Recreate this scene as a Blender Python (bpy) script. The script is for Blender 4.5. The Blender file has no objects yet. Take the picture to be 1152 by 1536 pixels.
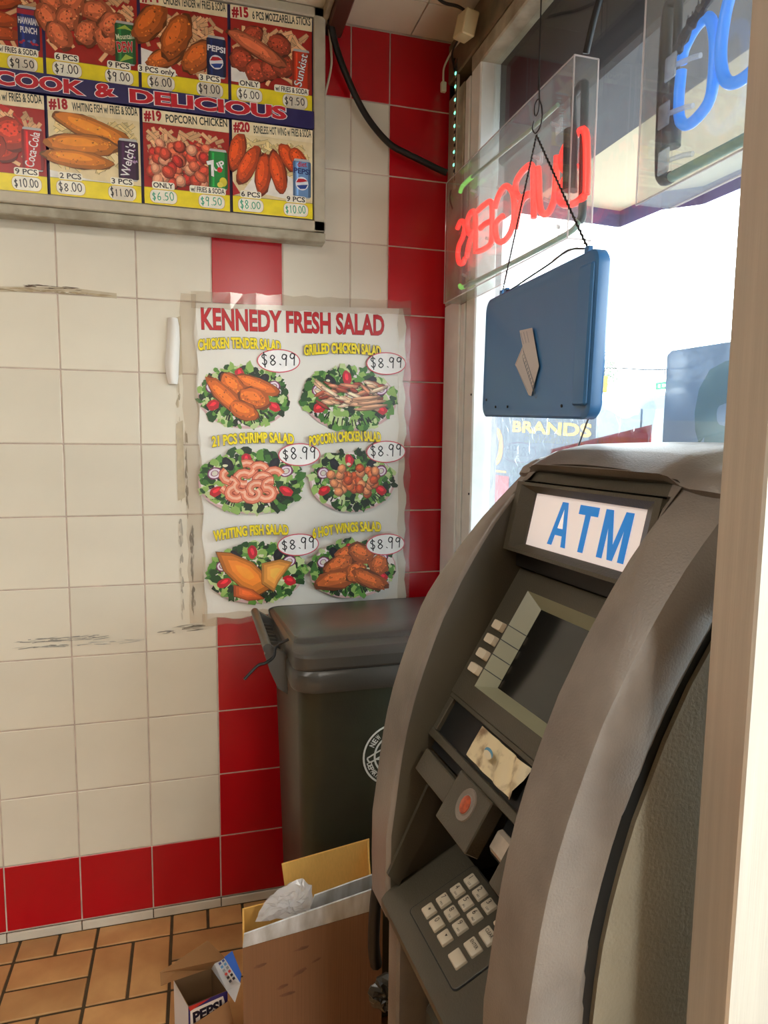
import bpy, bmesh, math, random
from mathutils import Vector, Matrix
random.seed(7)
C = bpy.context.scene.collection
PI = math.pi

# ------------------------------------------------------------------ camera
YAW, PITCH, ROLL = .2737, -.108, .0111
FPX = 1016.62
CAM = Vector((-.7655, -2.0291, 1.4546))
fv = Vector((math.sin(YAW)*math.cos(PITCH), math.cos(YAW)*math.cos(PITCH), math.sin(PITCH)))
rv = Vector((math.cos(YAW), -math.sin(YAW), 0)); uv = rv.cross(fv)
rv, uv = rv*math.cos(ROLL)+uv*math.sin(ROLL), uv*math.cos(ROLL)-rv*math.sin(ROLL)
cd = bpy.data.cameras.new('camera'); cam = bpy.data.objects.new('camera', cd); C.objects.link(cam)
cam.matrix_world = Matrix(((rv.x, uv.x, -fv.x, CAM.x), (rv.y, uv.y, -fv.y, CAM.y), (rv.z, uv.z, -fv.z, CAM.z), (0, 0, 0, 1)))
cd.sensor_fit = 'HORIZONTAL'; cd.sensor_width = 36; cd.lens = FPX/1152*36; cd.clip_start = .02; cd.clip_end = 300
bpy.context.scene.camera = cam
bpy.context.scene.cycles.transparent_max_bounces = 40

# ------------------------------------------------------------------ world, lights, exposure
w = bpy.data.worlds.new('overcast_sky'); bpy.context.scene.world = w; w.use_nodes = True
nt = w.node_tree; bg = nt.nodes['Background']
tc = nt.nodes.new('ShaderNodeTexCoord'); sp = nt.nodes.new('ShaderNodeSeparateXYZ'); cr = nt.nodes.new('ShaderNodeValToRGB')
nt.links.new(tc.outputs['Generated'], sp.inputs[0]); nt.links.new(sp.outputs['Z'], cr.inputs[0]); nt.links.new(cr.outputs[0], bg.inputs[0])
cr.color_ramp.elements[0].position = 0; cr.color_ramp.elements[0].color = (.90, .94, .94, 1)
cr.color_ramp.elements[1].position = .5; cr.color_ramp.elements[1].color = (.82, .91, 1, 1)
bg.inputs[1].default_value = 9.5
vs = bpy.context.scene.view_settings
bpy.context.scene.display_settings.display_device = 'sRGB'
vs.view_transform = 'Standard'; vs.look = 'None'; vs.gamma = 1; vs.use_curve_mapping = False; vs.exposure = 0.4
def area(name, loc, rot, sx, sy, power, col):
    l = bpy.data.lights.new(name, 'AREA'); l.shape = 'RECTANGLE'; l.size = sx; l.size_y = sy; l.energy = power; l.color = col
    o = bpy.data.objects.new(name, l); C.objects.link(o); o.location = loc; o.rotation_euler = rot; return o
LAMP = 30
area('ceiling_lamp_light', (-.28, -3.75, 2.59), (0, 0, math.pi/2), 1.15, .26, LAMP, (1, .93, .83))
area('ceiling_lamp_light', (-1.75, -1.45, 2.59), (0, 0, 0), 1.15, .26, LAMP*.33, (1, .95, .88))

# ------------------------------------------------------------------ helpers
def lin(c):
    return tuple(((v/255)/12.92 if v/255 <= .04045 else ((v/255+.055)/1.055)**2.4) for v in c[:3])
def mat(name, col, rough=.5, metal=0., noise=0., nscale=8., bump=0., bscale=60., spec=.5, alpha=None, emit=None, estr=0., col2=None, rand=0., coat=0., stretch=None, lo=.35, hi=.7, trans=0.):
    m = bpy.data.materials.new(name); m.use_nodes = True; n = m.node_tree; b = n.nodes['Principled BSDF']
    base = lin(col)
    b.inputs['Roughness'].default_value = rough; b.inputs['Metallic'].default_value = metal
    b.inputs['Specular IOR Level'].default_value = spec; b.inputs['Coat Weight'].default_value = coat
    tcn = n.nodes.new('ShaderNodeTexCoord'); mp = n.nodes.new('ShaderNodeMapping')
    n.links.new(tcn.outputs['Object'], mp.inputs[0])
    if stretch: mp.inputs['Scale'].default_value = stretch
    ns = n.nodes.new('ShaderNodeTexNoise'); ns.inputs['Scale'].default_value = nscale; ns.inputs['Detail'].default_value = 5
    n.links.new(mp.outputs[0], ns.inputs[0])
    rp = n.nodes.new('ShaderNodeValToRGB'); n.links.new(ns.outputs['Fac'], rp.inputs[0])
    rp.color_ramp.elements[0].position = lo; rp.color_ramp.elements[1].position = hi
    c2 = lin(col2) if col2 else tuple(v*(1-noise) for v in base)
    rp.color_ramp.elements[0].color = (*c2, 1); rp.color_ramp.elements[1].color = (*base, 1)
    out = rp.outputs[0]
    if rand:
        oi = n.nodes.new('ShaderNodeObjectInfo'); hs = n.nodes.new('ShaderNodeHueSaturation'); mr = n.nodes.new('ShaderNodeMapRange')
        mr.inputs['To Min'].default_value = 1-rand; mr.inputs['To Max'].default_value = 1+rand
        n.links.new(oi.outputs['Random'], mr.inputs[0]); n.links.new(mr.outputs[0], hs.inputs['Value']); n.links.new(out, hs.inputs['Color']); out = hs.outputs[0]
    n.links.new(out, b.inputs['Base Color'])
    if bump:
        nb = n.nodes.new('ShaderNodeTexNoise'); nb.inputs['Scale'].default_value = bscale; nb.inputs['Detail'].default_value = 3
        n.links.new(mp.outputs[0], nb.inputs[0])
        bp = n.nodes.new('ShaderNodeBump'); bp.inputs['Strength'].default_value = bump; bp.inputs['Distance'].default_value = .002
        n.links.new(nb.outputs['Fac'], bp.inputs['Height']); n.links.new(bp.outputs[0], b.inputs['Normal'])
    if emit: b.inputs['Emission Color'].default_value = (*lin(emit), 1); b.inputs['Emission Strength'].default_value = estr
    if alpha is not None: b.inputs['Alpha'].default_value = alpha
    return m
def glassy(name, tint=(1, 1, 1), haze=0., hazecol=(.9, .95, 1), ior=1.45, rough=.02):
    m = bpy.data.materials.new(name); m.use_nodes = True; n = m.node_tree; n.nodes.clear()
    o = n.nodes.new('ShaderNodeOutputMaterial'); t = n.nodes.new('ShaderNodeBsdfTransparent'); t.inputs[0].default_value = (*tint, 1)
    g = n.nodes.new('ShaderNodeBsdfGlossy'); g.inputs['Roughness'].default_value = rough
    d = n.nodes.new('ShaderNodeBsdfDiffuse'); d.inputs[0].default_value = (*hazecol, 1)
    tl = n.nodes.new('ShaderNodeBsdfTranslucent'); tl.inputs[0].default_value = (*hazecol, 1)
    lw = n.nodes.new('ShaderNodeLayerWeight'); lw.inputs[0].default_value = .5
    pw_ = n.nodes.new('ShaderNodeMath'); pw_.operation = 'POWER'; pw_.inputs[1].default_value = 5; n.links.new(lw.outputs['Facing'], pw_.inputs[0])
    f = n.nodes.new('ShaderNodeMapRange'); f.inputs['To Min'].default_value = .035; f.inputs['To Max'].default_value = .9; n.links.new(pw_.outputs[0], f.inputs[0])
    m0 = n.nodes.new('ShaderNodeMixShader'); m0.inputs[0].default_value = .5; n.links.new(d.outputs[0], m0.inputs[1]); n.links.new(tl.outputs[0], m0.inputs[2])
    m1 = n.nodes.new('ShaderNodeMixShader'); n.links.new(t.outputs[0], m1.inputs[1]); n.links.new(m0.outputs[0], m1.inputs[2])
    tcn = n.nodes.new('ShaderNodeTexCoord'); ns = n.nodes.new('ShaderNodeTexNoise'); ns.inputs['Scale'].default_value = 9; ns.inputs['Detail'].default_value = 4
    mr = n.nodes.new('ShaderNodeMapRange'); mr.inputs['To Min'].default_value = haze*.6; mr.inputs['To Max'].default_value = haze*1.4
    n.links.new(tcn.outputs['Object'], ns.inputs[0]); n.links.new(ns.outputs['Fac'], mr.inputs[0]); n.links.new(mr.outputs[0], m1.inputs[0])
    m2 = n.nodes.new('ShaderNodeMixShader'); n.links.new(f.outputs[0], m2.inputs[0]); n.links.new(m1.outputs[0], m2.inputs[1]); n.links.new(g.outputs[0], m2.inputs[2])
    n.links.new(m2.outputs[0], o.inputs[0]); return m
def glow(name, col, strength):
    m = bpy.data.materials.new(name); m.use_nodes = True; n = m.node_tree; b = n.nodes['Principled BSDF']
    b.inputs['Base Color'].default_value = (*lin(col), 1); b.inputs['Roughness'].default_value = .3
    lw = n.nodes.new('ShaderNodeLayerWeight'); lw.inputs[0].default_value = .35; rp = n.nodes.new('ShaderNodeValToRGB')
    n.links.new(lw.outputs['Facing'], rp.inputs[0]); rp.color_ramp.elements[0].color = (*[min(1, v*1.15+.03) for v in lin(col)], 1); rp.color_ramp.elements[1].color = (*[v*.6 for v in lin(col)], 1)
    n.links.new(rp.outputs[0], b.inputs['Emission Color']); b.inputs['Emission Strength'].default_value = strength; return m

class MB:
    def __init__(s): s.v = []; s.f = []; s.mi = []; s.cur = 0
    def add(s, vs, fs):
        k = len(s.v); s.v += [tuple(v) for v in vs]; s.f += [tuple(i+k for i in f) for f in fs]; s.mi += [s.cur]*len(fs); return s
    def box(s, x0, x1, y0, y1, z0, z1, fn=None):
        vs = [(x, y, z) for z in (z0, z1) for y in (y0, y1) for x in (x0, x1)]
        if fn: vs = [fn(*v) for v in vs]
        return s.add(vs, [(0, 2, 3, 1), (4, 5, 7, 6), (0, 1, 5, 4), (2, 6, 7, 3), (0, 4, 6, 2), (1, 3, 7, 5)])
    def cbox(s, x0, x1, y0, y1, z0, z1, c):            # chamfered box
        bm = bmesh.new(); bmesh.ops.create_cube(bm, size=1)
        for v in bm.verts: v.co = ((x0+x1)/2+v.co.x*(x1-x0), (y0+y1)/2+v.co.y*(y1-y0), (z0+z1)/2+v.co.z*(z1-z0))
        bmesh.ops.bevel(bm, geom=bm.edges[:], offset=c, segments=1, affect='EDGES')
        bm.verts.index_update(); s.add([v.co for v in bm.verts], [[v.index for v in f.verts] for f in bm.faces]); bm.free(); return s
    def prism(s, pts, a, fn):                          # pts 2D outline, a=(h0,h1), fn(u,v,h)->xyz
        n = len(pts); vs = [fn(p[0], p[1], a[0]) for p in pts]+[fn(p[0], p[1], a[1]) for p in pts]
        return s.add(vs, [tuple(range(n))[::-1], tuple(range(n, 2*n))]+[(i, (i+1) % n, n+(i+1) % n, n+i) for i in range(n)])
    def loft(s, secs, cap0=True, cap1=True, closed=True):
        n = len(secs[0]); k = len(s.v); s.v += [tuple(p) for q in secs for p in q]
        m = n if closed else n-1; fs = []
        for i in range(len(secs)-1):
            for j in range(m):
                a = k+i*n+j; b = k+i*n+(j+1) % n; fs.append((a, b, b+n, a+n))
        if cap0: fs.append(tuple(range(k, k+n))[::-1])
        if cap1: e = k+(len(secs)-1)*n; fs.append(tuple(range(e, e+n)))
        s.f += fs; s.mi += [s.cur]*len(fs); return s
    def tube(s, pts, r, n=10, closed=False, caps=True):
        pts = [Vector(p) for p in pts]; rs = r if isinstance(r, list) else [r]*len(pts); secs = []; up = None; N = len(pts)
        for i, p in enumerate(pts):
            a = pts[i-1] if (i or closed) else p; b = pts[(i+1) % N] if (i < N-1 or closed) else p
            t = (b-a).normalized()
            if up is None: up = Vector((0, 0, 1)) if abs(t.z) < .9 else Vector((1, 0, 0))
            x = t.cross(up); x = x.normalized() if x.length > 1e-6 else t.orthogonal().normalized(); up = x.cross(t).normalized()
            secs.append([p+x*math.cos(2*PI*j/n)*rs[i]+up*math.sin(2*PI*j/n)*rs[i] for j in range(n)])
        if closed: secs.append(secs[0]); caps = False
        return s.loft(secs, caps, caps)
    def cyl(s, p0, p1, r, n=16, r1=None): return s.tube([p0, p1], [r, r if r1 is None else r1], n)
    def ball(s, c, r, n=10):
        return s.loft([[(c[0]+r*math.sin(PI*i/n)*math.cos(2*PI*j/n), c[1]+r*math.sin(PI*i/n)*math.sin(2*PI*j/n), c[2]-r*math.cos(PI*i/n)) for j in range(n)] for i in range(1, n)])
    def build(s, name, m, parent=None, smooth=None, fix=True):
        me = bpy.data.meshes.new(name); me.from_pydata(s.v, [], s.f); me.update()
        for mm in (m if isinstance(m, (list, tuple)) else [m]): me.materials.append(mm)
        if any(s.mi): me.polygons.foreach_set('material_index', s.mi)
        if fix:
            bm = bmesh.new(); bm.from_mesh(me); bmesh.ops.recalc_face_normals(bm, faces=bm.faces); bm.to_mesh(me); bm.free()
        if smooth: me.shade_smooth(); me.set_sharp_from_angle(angle=math.radians(smooth))
        o = bpy.data.objects.new(name, me); C.objects.link(o)
        if parent: o.parent = parent
        return o
def empty(name, loc=(0, 0, 0), rz=0):
    o = bpy.data.objects.new(name, None); C.objects.link(o); o.location = loc; o.rotation_euler = (0, 0, rz); o.empty_display_size = .05; return o
def tag(o, label=None, cat=None, group=None, kind=None):
    for k, v in (('label', label), ('category', cat), ('group', group), ('kind', kind)):
        if v: o[k] = v
    return o
def smooth_path(pts, k=8, closed=False):
    P = [Vector(p) for p in pts]; n = len(P); out = []
    for i in range(n if closed else n-1):
        g = (lambda j: P[j % n]) if closed else (lambda j: P[max(0, min(n-1, j))])
        a, b, c, d = g(i-1), g(i), g(i+1), g(i+2)
        for t in range(k):
            u = t/k; out.append(.5*((2*b)+(c-a)*u+(2*a-5*b+4*c-d)*u*u+(-a+3*b-3*c+d)*u**3))
    if not closed: out.append(P[-1])
    return out
def rrect(x0, x1, y0, y1, r, z, n=5):
    out = []
    for cx, cy, a0 in ((x1-r, y1-r, 0), (x0+r, y1-r, 90), (x0+r, y0+r, 180), (x1-r, y0+r, 270)):
        for i in range(n+1): a = math.radians(a0+90*i/n); out.append((cx+r*math.cos(a), cy+r*math.sin(a), z))
    return out

# flat print: coloured shapes laid one over the other on a sheet (u right, v up)
_tc = {}
def glyphs(txt, off):
    if (txt, off) not in _tc:
        cu = bpy.data.curves.new('t', 'FONT'); cu.body = txt; cu.size = 1; cu.offset = off; cu.resolution_u = 3
        ob = bpy.data.objects.new('t', cu); me = ob.to_mesh()
        vs = [(v.co.x, v.co.y) for v in me.vertices]; fs = [tuple(p.vertices) for p in me.polygons]
        ob.to_mesh_clear(); bpy.data.objects.remove(ob); bpy.data.curves.remove(cu); _tc[(txt, off)] = (vs, fs)
    return _tc[(txt, off)]
DIG = {'0': [[(.5, 1), (.15, .8), (.1, .4), (.4, 0), (.8, .2), (.85, .7), (.5, 1)]], '1': [[(.3, .8), (.5, 1), (.5, 0)]],
       '6': [[(.7, 1), (.25, .6), (.15, .25), (.4, 0), (.75, .15), (.7, .45), (.2, .4)]], '5': [[(.8, 1), (.3, 1), (.25, .6), (.7, .55), (.75, .2), (.4, 0), (.15, .1)]],
       '8': [[(.5, .52), (.2, .75), (.5, 1), (.8, .78), (.5, .52), (.15, .25), (.45, 0), (.85, .25), (.5, .52)]], '7': [[(.1, 1), (.8, 1), (.35, 0)], [(.2, .5), (.7, .55)]],
       '9': [[(.8, .9), (.4, 1), (.15, .7), (.45, .5), (.8, .75), (.8, .9), (.7, .4), (.6, -.15)]], '$': [[(.85, .8), (.5, .95), (.2, .75), (.8, .35), (.5, .05), (.15, .25)], [(.5, 1.15), (.5, -.15)]],
       '.': [[(.3, .0), (.38, .06)]], '4': [[(.7, 0), (.7, 1), (.1, .35), (.9, .35)]]}
class Art:
    STEP = 5e-6
    def __init__(s): s.v = []; s.f = []; s.c = []; s.h = 0
    def poly(s, pts, col):
        k = len(s.v); s.v += [(p[0], p[1], s.h) for p in pts]; s.c += [lin(col)]*len(pts); s.f.append(tuple(range(k, k+len(pts)))); s.h += s.STEP
    def rect(s, x0, x1, y0, y1, col): s.poly([(x0, y0), (x1, y0), (x1, y1), (x0, y1)], col)
    def rr(s, x0, x1, y0, y1, r, col): s.poly([(p[0], p[1]) for p in rrect(x0, x1, y0, y1, r, 0, 4)], col)
    def ell(s, cx, cy, rx, ry, col, rot=0, jag=0, n=18, rnd=random):
        c, q = math.cos(rot), math.sin(rot); P = []
        for i in range(n):
            a = 2*PI*i/n; k = 1+jag*(rnd.random()-.5)*2; x = rx*k*math.cos(a); y = ry*k*math.sin(a); P.append((cx+x*c-y*q, cy+x*q+y*c))
        s.poly(P, col)
    def line(s, pts, wd, col):
        L = []; R = []
        for i, p in enumerate(pts):
            a = pts[max(0, i-1)]; b = pts[min(len(pts)-1, i+1)]; dx, dy = b[0]-a[0], b[1]-a[1]; l = math.hypot(dx, dy) or 1
            L.append((p[0]-dy/l*wd/2, p[1]+dx/l*wd/2)); R.append((p[0]+dy/l*wd/2, p[1]-dx/l*wd/2))
        for i in range(len(pts)-1):
            k = len(s.v); s.v += [(q[0], q[1], s.h) for q in (L[i], L[i+1], R[i+1], R[i])]; s.c += [lin(col)]*4; s.f.append((k, k+1, k+2, k+3))
        s.h += s.STEP
    def text(s, txt, p0, p1, h, col, off=.015, out=None, ow=.03, arch=0, shear=0):
        def put(o, c):
            vs, fs = glyphs(txt, o); bx = glyphs(txt, off)[0]
            x0 = min(v[0] for v in bx); x1 = max(v[0] for v in bx)
            L = x1-x0; ux, uy = (p1[0]-p0[0])/L, (p1[1]-p0[1])/L; l = math.hypot(ux, uy); nx, ny = -uy/l, ux/l; k = len(s.v)
            for x, y in vs:
                t = (x-x0); q = y/.69*h; ar = arch*(1-(2*t/L-1)**2); t += shear*y
                s.v.append((p0[0]+ux*t+nx*(q+ar), p0[1]+uy*t+ny*(q+ar), s.h)); s.c.append(lin(c))
            s.f += [tuple(i+k for i in f) for f in fs]; s.h += s.STEP*2
        if out: put(off+ow, out)
        put(off, col)
    def hand(s, txt, p0, p1, h, col=(25, 22, 25), wd=.09):
        n = sum(.45 if c == '.' else .25 if c == ' ' else 1 for c in txt); L = math.hypot(p1[0]-p0[0], p1[1]-p0[1]); cw = L/n; x = 0
        ux, uy = (p1[0]-p0[0])/L, (p1[1]-p0[1])/L
        for i, c in enumerate(txt):
            wdt = cw*(.45 if c == '.' else .25 if c == ' ' else 1)
            k = .8+.25*random.random()
            for st in DIG.get(c, []):
                pts = [(p0[0]+ux*(x+a*cw*.85)-uy*b*h*k, p0[1]+uy*(x+a*cw*.85)+ux*b*h*k) for a, b in st]
                if len(pts) > 4: pts = [(q.x, q.y) for q in smooth_path([(a, b, 0) for a, b in pts], 4)]
                s.line(pts, h*wd*(1.8 if c == '.' else 1), col)
            x += wdt
    def build(s, name, m, parent, fn):
        me = bpy.data.meshes.new(name); me.from_pydata([fn(*v) for v in s.v], [], s.f)
        ca = me.color_attributes.new('Col', 'FLOAT_COLOR', 'POINT'); ca.data.foreach_set('color', [x for c in s.c for x in (*c, 1)])
        me.materials.append(m); o = bpy.data.objects.new(name, me); C.objects.link(o); o.parent = parent; return o
def printmat(name, rough=.4, var=.12, scale=40, spec=.5):
    m = bpy.data.materials.new(name); m.use_nodes = True; n = m.node_tree; b = n.nodes['Principled BSDF']; b.inputs['Roughness'].default_value = rough
    b.inputs['Specular IOR Level'].default_value = spec
    a = n.nodes.new('ShaderNodeAttribute'); a.attribute_name = 'Col'; t = n.nodes.new('ShaderNodeTexCoord'); ns = n.nodes.new('ShaderNodeTexNoise')
    ns.inputs['Scale'].default_value = scale; ns.inputs['Detail'].default_value = 6; n.links.new(t.outputs['Object'], ns.inputs[0])
    mr = n.nodes.new('ShaderNodeMapRange'); mr.inputs['From Min'].default_value = .3; mr.inputs['From Max'].default_value = .7; mr.inputs['To Min'].default_value = 1-var; mr.inputs['To Max'].default_value = 1+var*.5
    hs = n.nodes.new('ShaderNodeHueSaturation'); n.links.new(ns.outputs['Fac'], mr.inputs[0]); n.links.new(mr.outputs[0], hs.inputs['Value'])
    n.links.new(a.outputs['Color'], hs.inputs['Color']); n.links.new(hs.outputs[0], b.inputs['Base Color']); return m

# ------------------------------------------------------------------ materials
M = {}
M['litprint'] = printmat('backlit_print', .3, .02, 20)
_n = M['litprint'].node_tree; _b = _n.nodes['Principled BSDF']; _n.links.new(_n.nodes['Attribute'].outputs['Color'], _b.inputs['Emission Color']); _b.inputs['Emission Strength'].default_value = .45
M['white_tile'] = mat('glazed_white_tile', (230, 222, 203), .3, noise=.1, nscale=3, rand=.03, bump=.06, bscale=12, coat=.15)
M['red_tile'] = mat('glazed_red_tile', (190, 5, 24), .26, noise=.12, nscale=3, rand=.05, bump=.06, bscale=12)
M['grout'] = mat('wall_grout', (214, 194, 178), .9, noise=.3, nscale=20)
M['floor_tile'] = mat('quarry_tile', (216, 166, 106), .5, noise=.28, nscale=7, rand=.16, bump=.2, bscale=40, col2=(186, 134, 82))
M['floor_grout'] = mat('floor_grout', (84, 68, 44), .9, noise=.3, nscale=25)
M['base'] = mat('white_base_tile', (222, 214, 196), .3, noise=.12, nscale=9)
M['ceil'] = mat('ceiling_panel', (226, 214, 192), .7, noise=.1, nscale=4, bump=.1, bscale=150)
M['paint'] = mat('wall_paint', (196, 184, 164), .7, noise=.1, nscale=3)
M['dim_paint'] = mat('low_bounce_paint', (104, 92, 78), .7, noise=.1, nscale=3)  # unseen walls coloured dark to cut the light they bounce back
M['frame'] = mat('aged_window_frame', (190, 182, 160), .45, noise=.25, nscale=14, col2=(140, 130, 108))
M['frame_lo'] = mat('pale_window_frame', (242, 243, 238), .4, noise=.12, nscale=14)
M['header'] = mat('stained_header', (150, 134, 106), .5, noise=.35, nscale=9, col2=(88, 76, 56))
M['brown'] = mat('brown_trim', (88, 48, 36), .5, noise=.2)
M['glass'] = glassy('window_glass', (.95, .98, .98), haze=.03, hazecol=(.5, .52, .55))
M['acrylic'] = glassy('clear_acrylic', (.95, .95, .94), haze=.085, hazecol=(.55, .52, .5))
M['acrylic_edge'] = glassy('acrylic_edge', (.8, .76, .74), haze=.5, hazecol=(.85, .75, .72))
M['plast'] = mat('atm_plastic', (132, 121, 111), .4, noise=.22, nscale=7, bump=.25, bscale=420, lo=.3, hi=.6, col2=(98, 88, 80))
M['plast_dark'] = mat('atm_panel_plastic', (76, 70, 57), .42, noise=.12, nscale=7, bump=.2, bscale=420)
M['black'] = mat('black_plastic', (16, 17, 16), .5)
M['key'] = mat('key_plastic', (214, 200, 176), .4, noise=.06)
M['print'] = printmat('menu_print', .35)
M['poster'] = printmat('poster_print', .4, .1, 30)
M['signprint'] = printmat('sign_print', .3, .03, 20)
M['binp'] = mat('dark_green_plastic', (62, 68, 52), .45, noise=.2, nscale=5, bump=.2, bscale=200, col2=(46, 48, 38))
M['lidp'] = mat('dark_grey_plastic', (74, 72, 68), .32, noise=.2, nscale=6, bump=.15, bscale=160)
M['card'] = mat('cardboard_kraft', (142, 98, 64), .85, noise=.14, nscale=5, bump=.35, bscale=3, stretch=(90, 90, 1))
M['card_in'] = mat('cardboard_inner_lit', (242, 188, 98), .85, noise=.08, nscale=5, bump=.5, bscale=3, stretch=(90, 90, 1))  # inner kraft brightened: direct light on the flaps is put into the colour
M['card_white'] = mat('white_faced_cardboard', (240, 242, 244), .6, noise=.25, nscale=6, stretch=(6, 6, 1), col2=(188, 186, 180))
M['film'] = glassy('crumpled_plastic_film', (.92, .94, .96), haze=.7, hazecol=(.95, .96, .98), rough=.15)
M['steel'] = mat('brushed_aluminium', (196, 184, 168), .38, metal=.45, noise=.12, nscale=5, bump=.1, bscale=20, stretch=(30, 30, 1))
M['cable'] = mat('black_cable', (22, 20, 20), .45)
M['chain'] = mat('dark_chain', (50, 46, 44), .4, metal=.6)
M['signback'] = mat('haze_blue_casing', (64, 122, 178), .34, noise=.1, nscale=3)  # near-black casing; the blue of the window haze is put into its colour
M['tube_black'] = mat('painted_tube', (60, 68, 70), .5, noise=.2)
M['tube_grey'] = mat('unlit_glass_tube', (150, 190, 165), .2, spec=.7)
M['clip'] = glassy('clear_clip', (.8, .78, .76), haze=.35)
M['red_glow'] = glow('red_neon', (255, 40, 26), 1.5)
M['blue_glow'] = glow('blue_neon', (16, 118, 215), .85)
M['green_glow'] = glow('green_led', (110, 255, 190), 2.2)
M['lime_glow'] = glow('lime_tube', (120, 210, 90), .9)
M['beige_case'] = mat('beige_adapter', (215, 196, 150), .5)
M['ivory'] = mat('white_wire', (214, 200, 178), .5)

# ================================================================== setting
T = .2
COLX = [-1.1087+.0 + 0*i for i in range(0)]
def colx(c): return (c-5.5436)*T
edges = [colx(c) for c in range(-6, 5)]+[colx(4.5805), 0.0]
wb = MB().box(-3.0, 0.02, .0016, .16, -.05, 2.66).build('wall_back', M['grout']); tag(wb, kind='structure')
tmesh = {}
def tile(parent, x0, x1, z0, z1, m, name='tile', y=0., inward=-1):
    k = (round(x1-x0, 4), round(z1-z0, 4), m.name)
    if k not in tmesh:
        g = .0018; hw, hh = (x1-x0)/2-g, (z1-z0)/2-g
        b = MB().cbox(-hw, hw, -.0001, .008, -hh, hh, .0014); o = b.build(name, m); tmesh[k] = o.data; bpy.data.objects.remove(o)
    o = bpy.data.objects.new(name, tmesh[k]); C.objects.link(o); o.parent = parent; o.location = ((x0+x1)/2, y, (z0+z1)/2)
    o.location.y += random.uniform(-.0004, .0004); o.rotation_euler = (random.uniform(-.0015, .0015), 0, random.uniform(-.0015, .0015)); return o
rows = [(.03+r*T, .03+(r+1)*T) for r in range(13)]
for ci in range(len(edges)-1):
    x0, x1 = edges[ci], edges[ci+1]; c = -6+ci
    for r, (z0, z1) in enumerate(rows):
        red = r == 0 or r == 12 or c == 5 or c == 2 or (c == -4)
        tile(wb, x0, x1, z0, min(z1, 2.628), M['red_tile' if red else 'white_tile'])
bb = MB().box(-3, 0, -.001, .006, 0, .028).build('baseboard_back', M['floor_grout']); tag(bb, kind='structure')
for ci in range(len(edges)-1): 
    o = MB().cbox(edges[ci]+.0015, edges[ci+1]-.0015, -.006, .002, .001, .0275, .001).build('tile', M['base'], bb)
# the rest of the long wall, beyond the tiles built one by one
tag(MB().box(-3.0, edges[0]-.002, 0, .0076, .03, 2.63).build('trim_1', M['white_tile']), kind='structure')

# floor: quarry tiles in a basket pattern
fl = MB().box(-3.05, .3, -4.55, .16, -.06, -.004).build('floor', M['floor_grout']); tag(fl, kind='structure')
brick = {}
def floor_brick(x0, x1, y0, y1):
    k = (round(x1-x0, 3), round(y1-y0, 3))
    if k not in brick:
        hw, hh = (x1-x0)/2-.0042, (y1-y0)/2-.0042; o = MB().cbox(-hw, hw, -hh, hh, -.012, 0, .0015).build('tile', M['floor_tile']); brick[k] = o.data; bpy.data.objects.remove(o)
    o = bpy.data.objects.new('tile', brick[k]); C.objects.link(o); o.parent = fl; o.location = ((x0+x1)/2, (y0+y1)/2, random.uniform(-.0008, 0)); o.rotation_euler = (0, 0, random.uniform(-.006, .006))
S = .2093; far = MB(); nb = 0
for i in range(-8, 7):
    for j in range(-1, 21):
        x0 = -1.064+i*S; y1 = -.088-(j)*S; y0 = y1-S
        if x0 < -3.04 or x0 > .0: continue
        hor = (i+j) % 2 == 1
        h = S/2
        parts = [(x0, x0+S, y0, y0+h), (x0, x0+S, y0+h, y1)] if hor else [(x0, x0+h, y0, y1), (x0+h, x0+S, y0, y1)]
        for (a, b, c, d) in parts:
            d = min(d, -.001); b = min(b, -.001)
            if d-c < .03 or b-a < .03: continue
            if a > -1.75 and c > -1.6 and nb < 290: floor_brick(a, b, c, d); nb += 1
            else: far.box(a+.003, b-.003, c+.003, d-.003, -.012, -.0004)
tag(far.build('floor_tiles_further_off', M['floor_tile'], fl), kind='stuff')

# ceiling: flat panels with thin seams
ce = MB().box(-3.05, .16, -4.55, .16, 2.645, 2.75).build('ceiling', M['grout']); tag(ce, kind='structure')
xs = [.0, -.13, -.335, -.94, -1.55, -2.16, -2.77, -3.0]; ys = [.0, -.155, -.76, -1.37, -1.98, -2.59, -3.2, -3.81, -4.5]
for i in range(len(xs)-1):
    for j in range(len(ys)-1):
        MB().cbox(xs[i+1]+.0015, xs[i]-.0015, ys[j+1]+.0015, ys[j]-.0015, 2.63, 2.65, .001).build('panel', M['ceil'], ce)
tag(MB().cbox(-.385, -.34, -2.4, -.003, 2.585, 2.632, .004).build('trim_2', M['brown']), kind='structure')
tag(MB().cbox(-.40, -.386, -2.4, -.003, 2.60, 2.632, .002).build('trim_3', M['frame']), kind='structure')

# far walls of the room, out of the frame
tag(MB().box(-3.15, -3.0, -4.55, .16, -.05, 2.7).build('wall_left', M['dim_paint']), kind='structure')
tag(MB().box(-3.0, -.55, -4.65, -4.5, -.05, 2.7).box(-.55, .16, -4.65, -4.5, 2.3, 2.7).box(-.03, .16, -4.65, -4.5, -.05, 2.3).build('wall_front', M['dim_paint']), kind='structure')
d2 = empty('added_door', (0, 0, 0)); tag(d2, kind='structure')  # unseen glazed door, added to let daylight in from behind the camera
for x0 in (-.55, -.11): MB().cbox(x0, x0+.08, -4.6, -4.55, 0, 2.3, .003).build('door_stile', M['ivory'], d2)
MB().cbox(-.47, -.11, -4.6, -4.55, 0, .2, .003).build('door_rail', M['ivory'], d2); MB().box(-.47, -.11, -4.578, -4.572, .2, 2.3).build('pane', M['glass'], d2)
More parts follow.
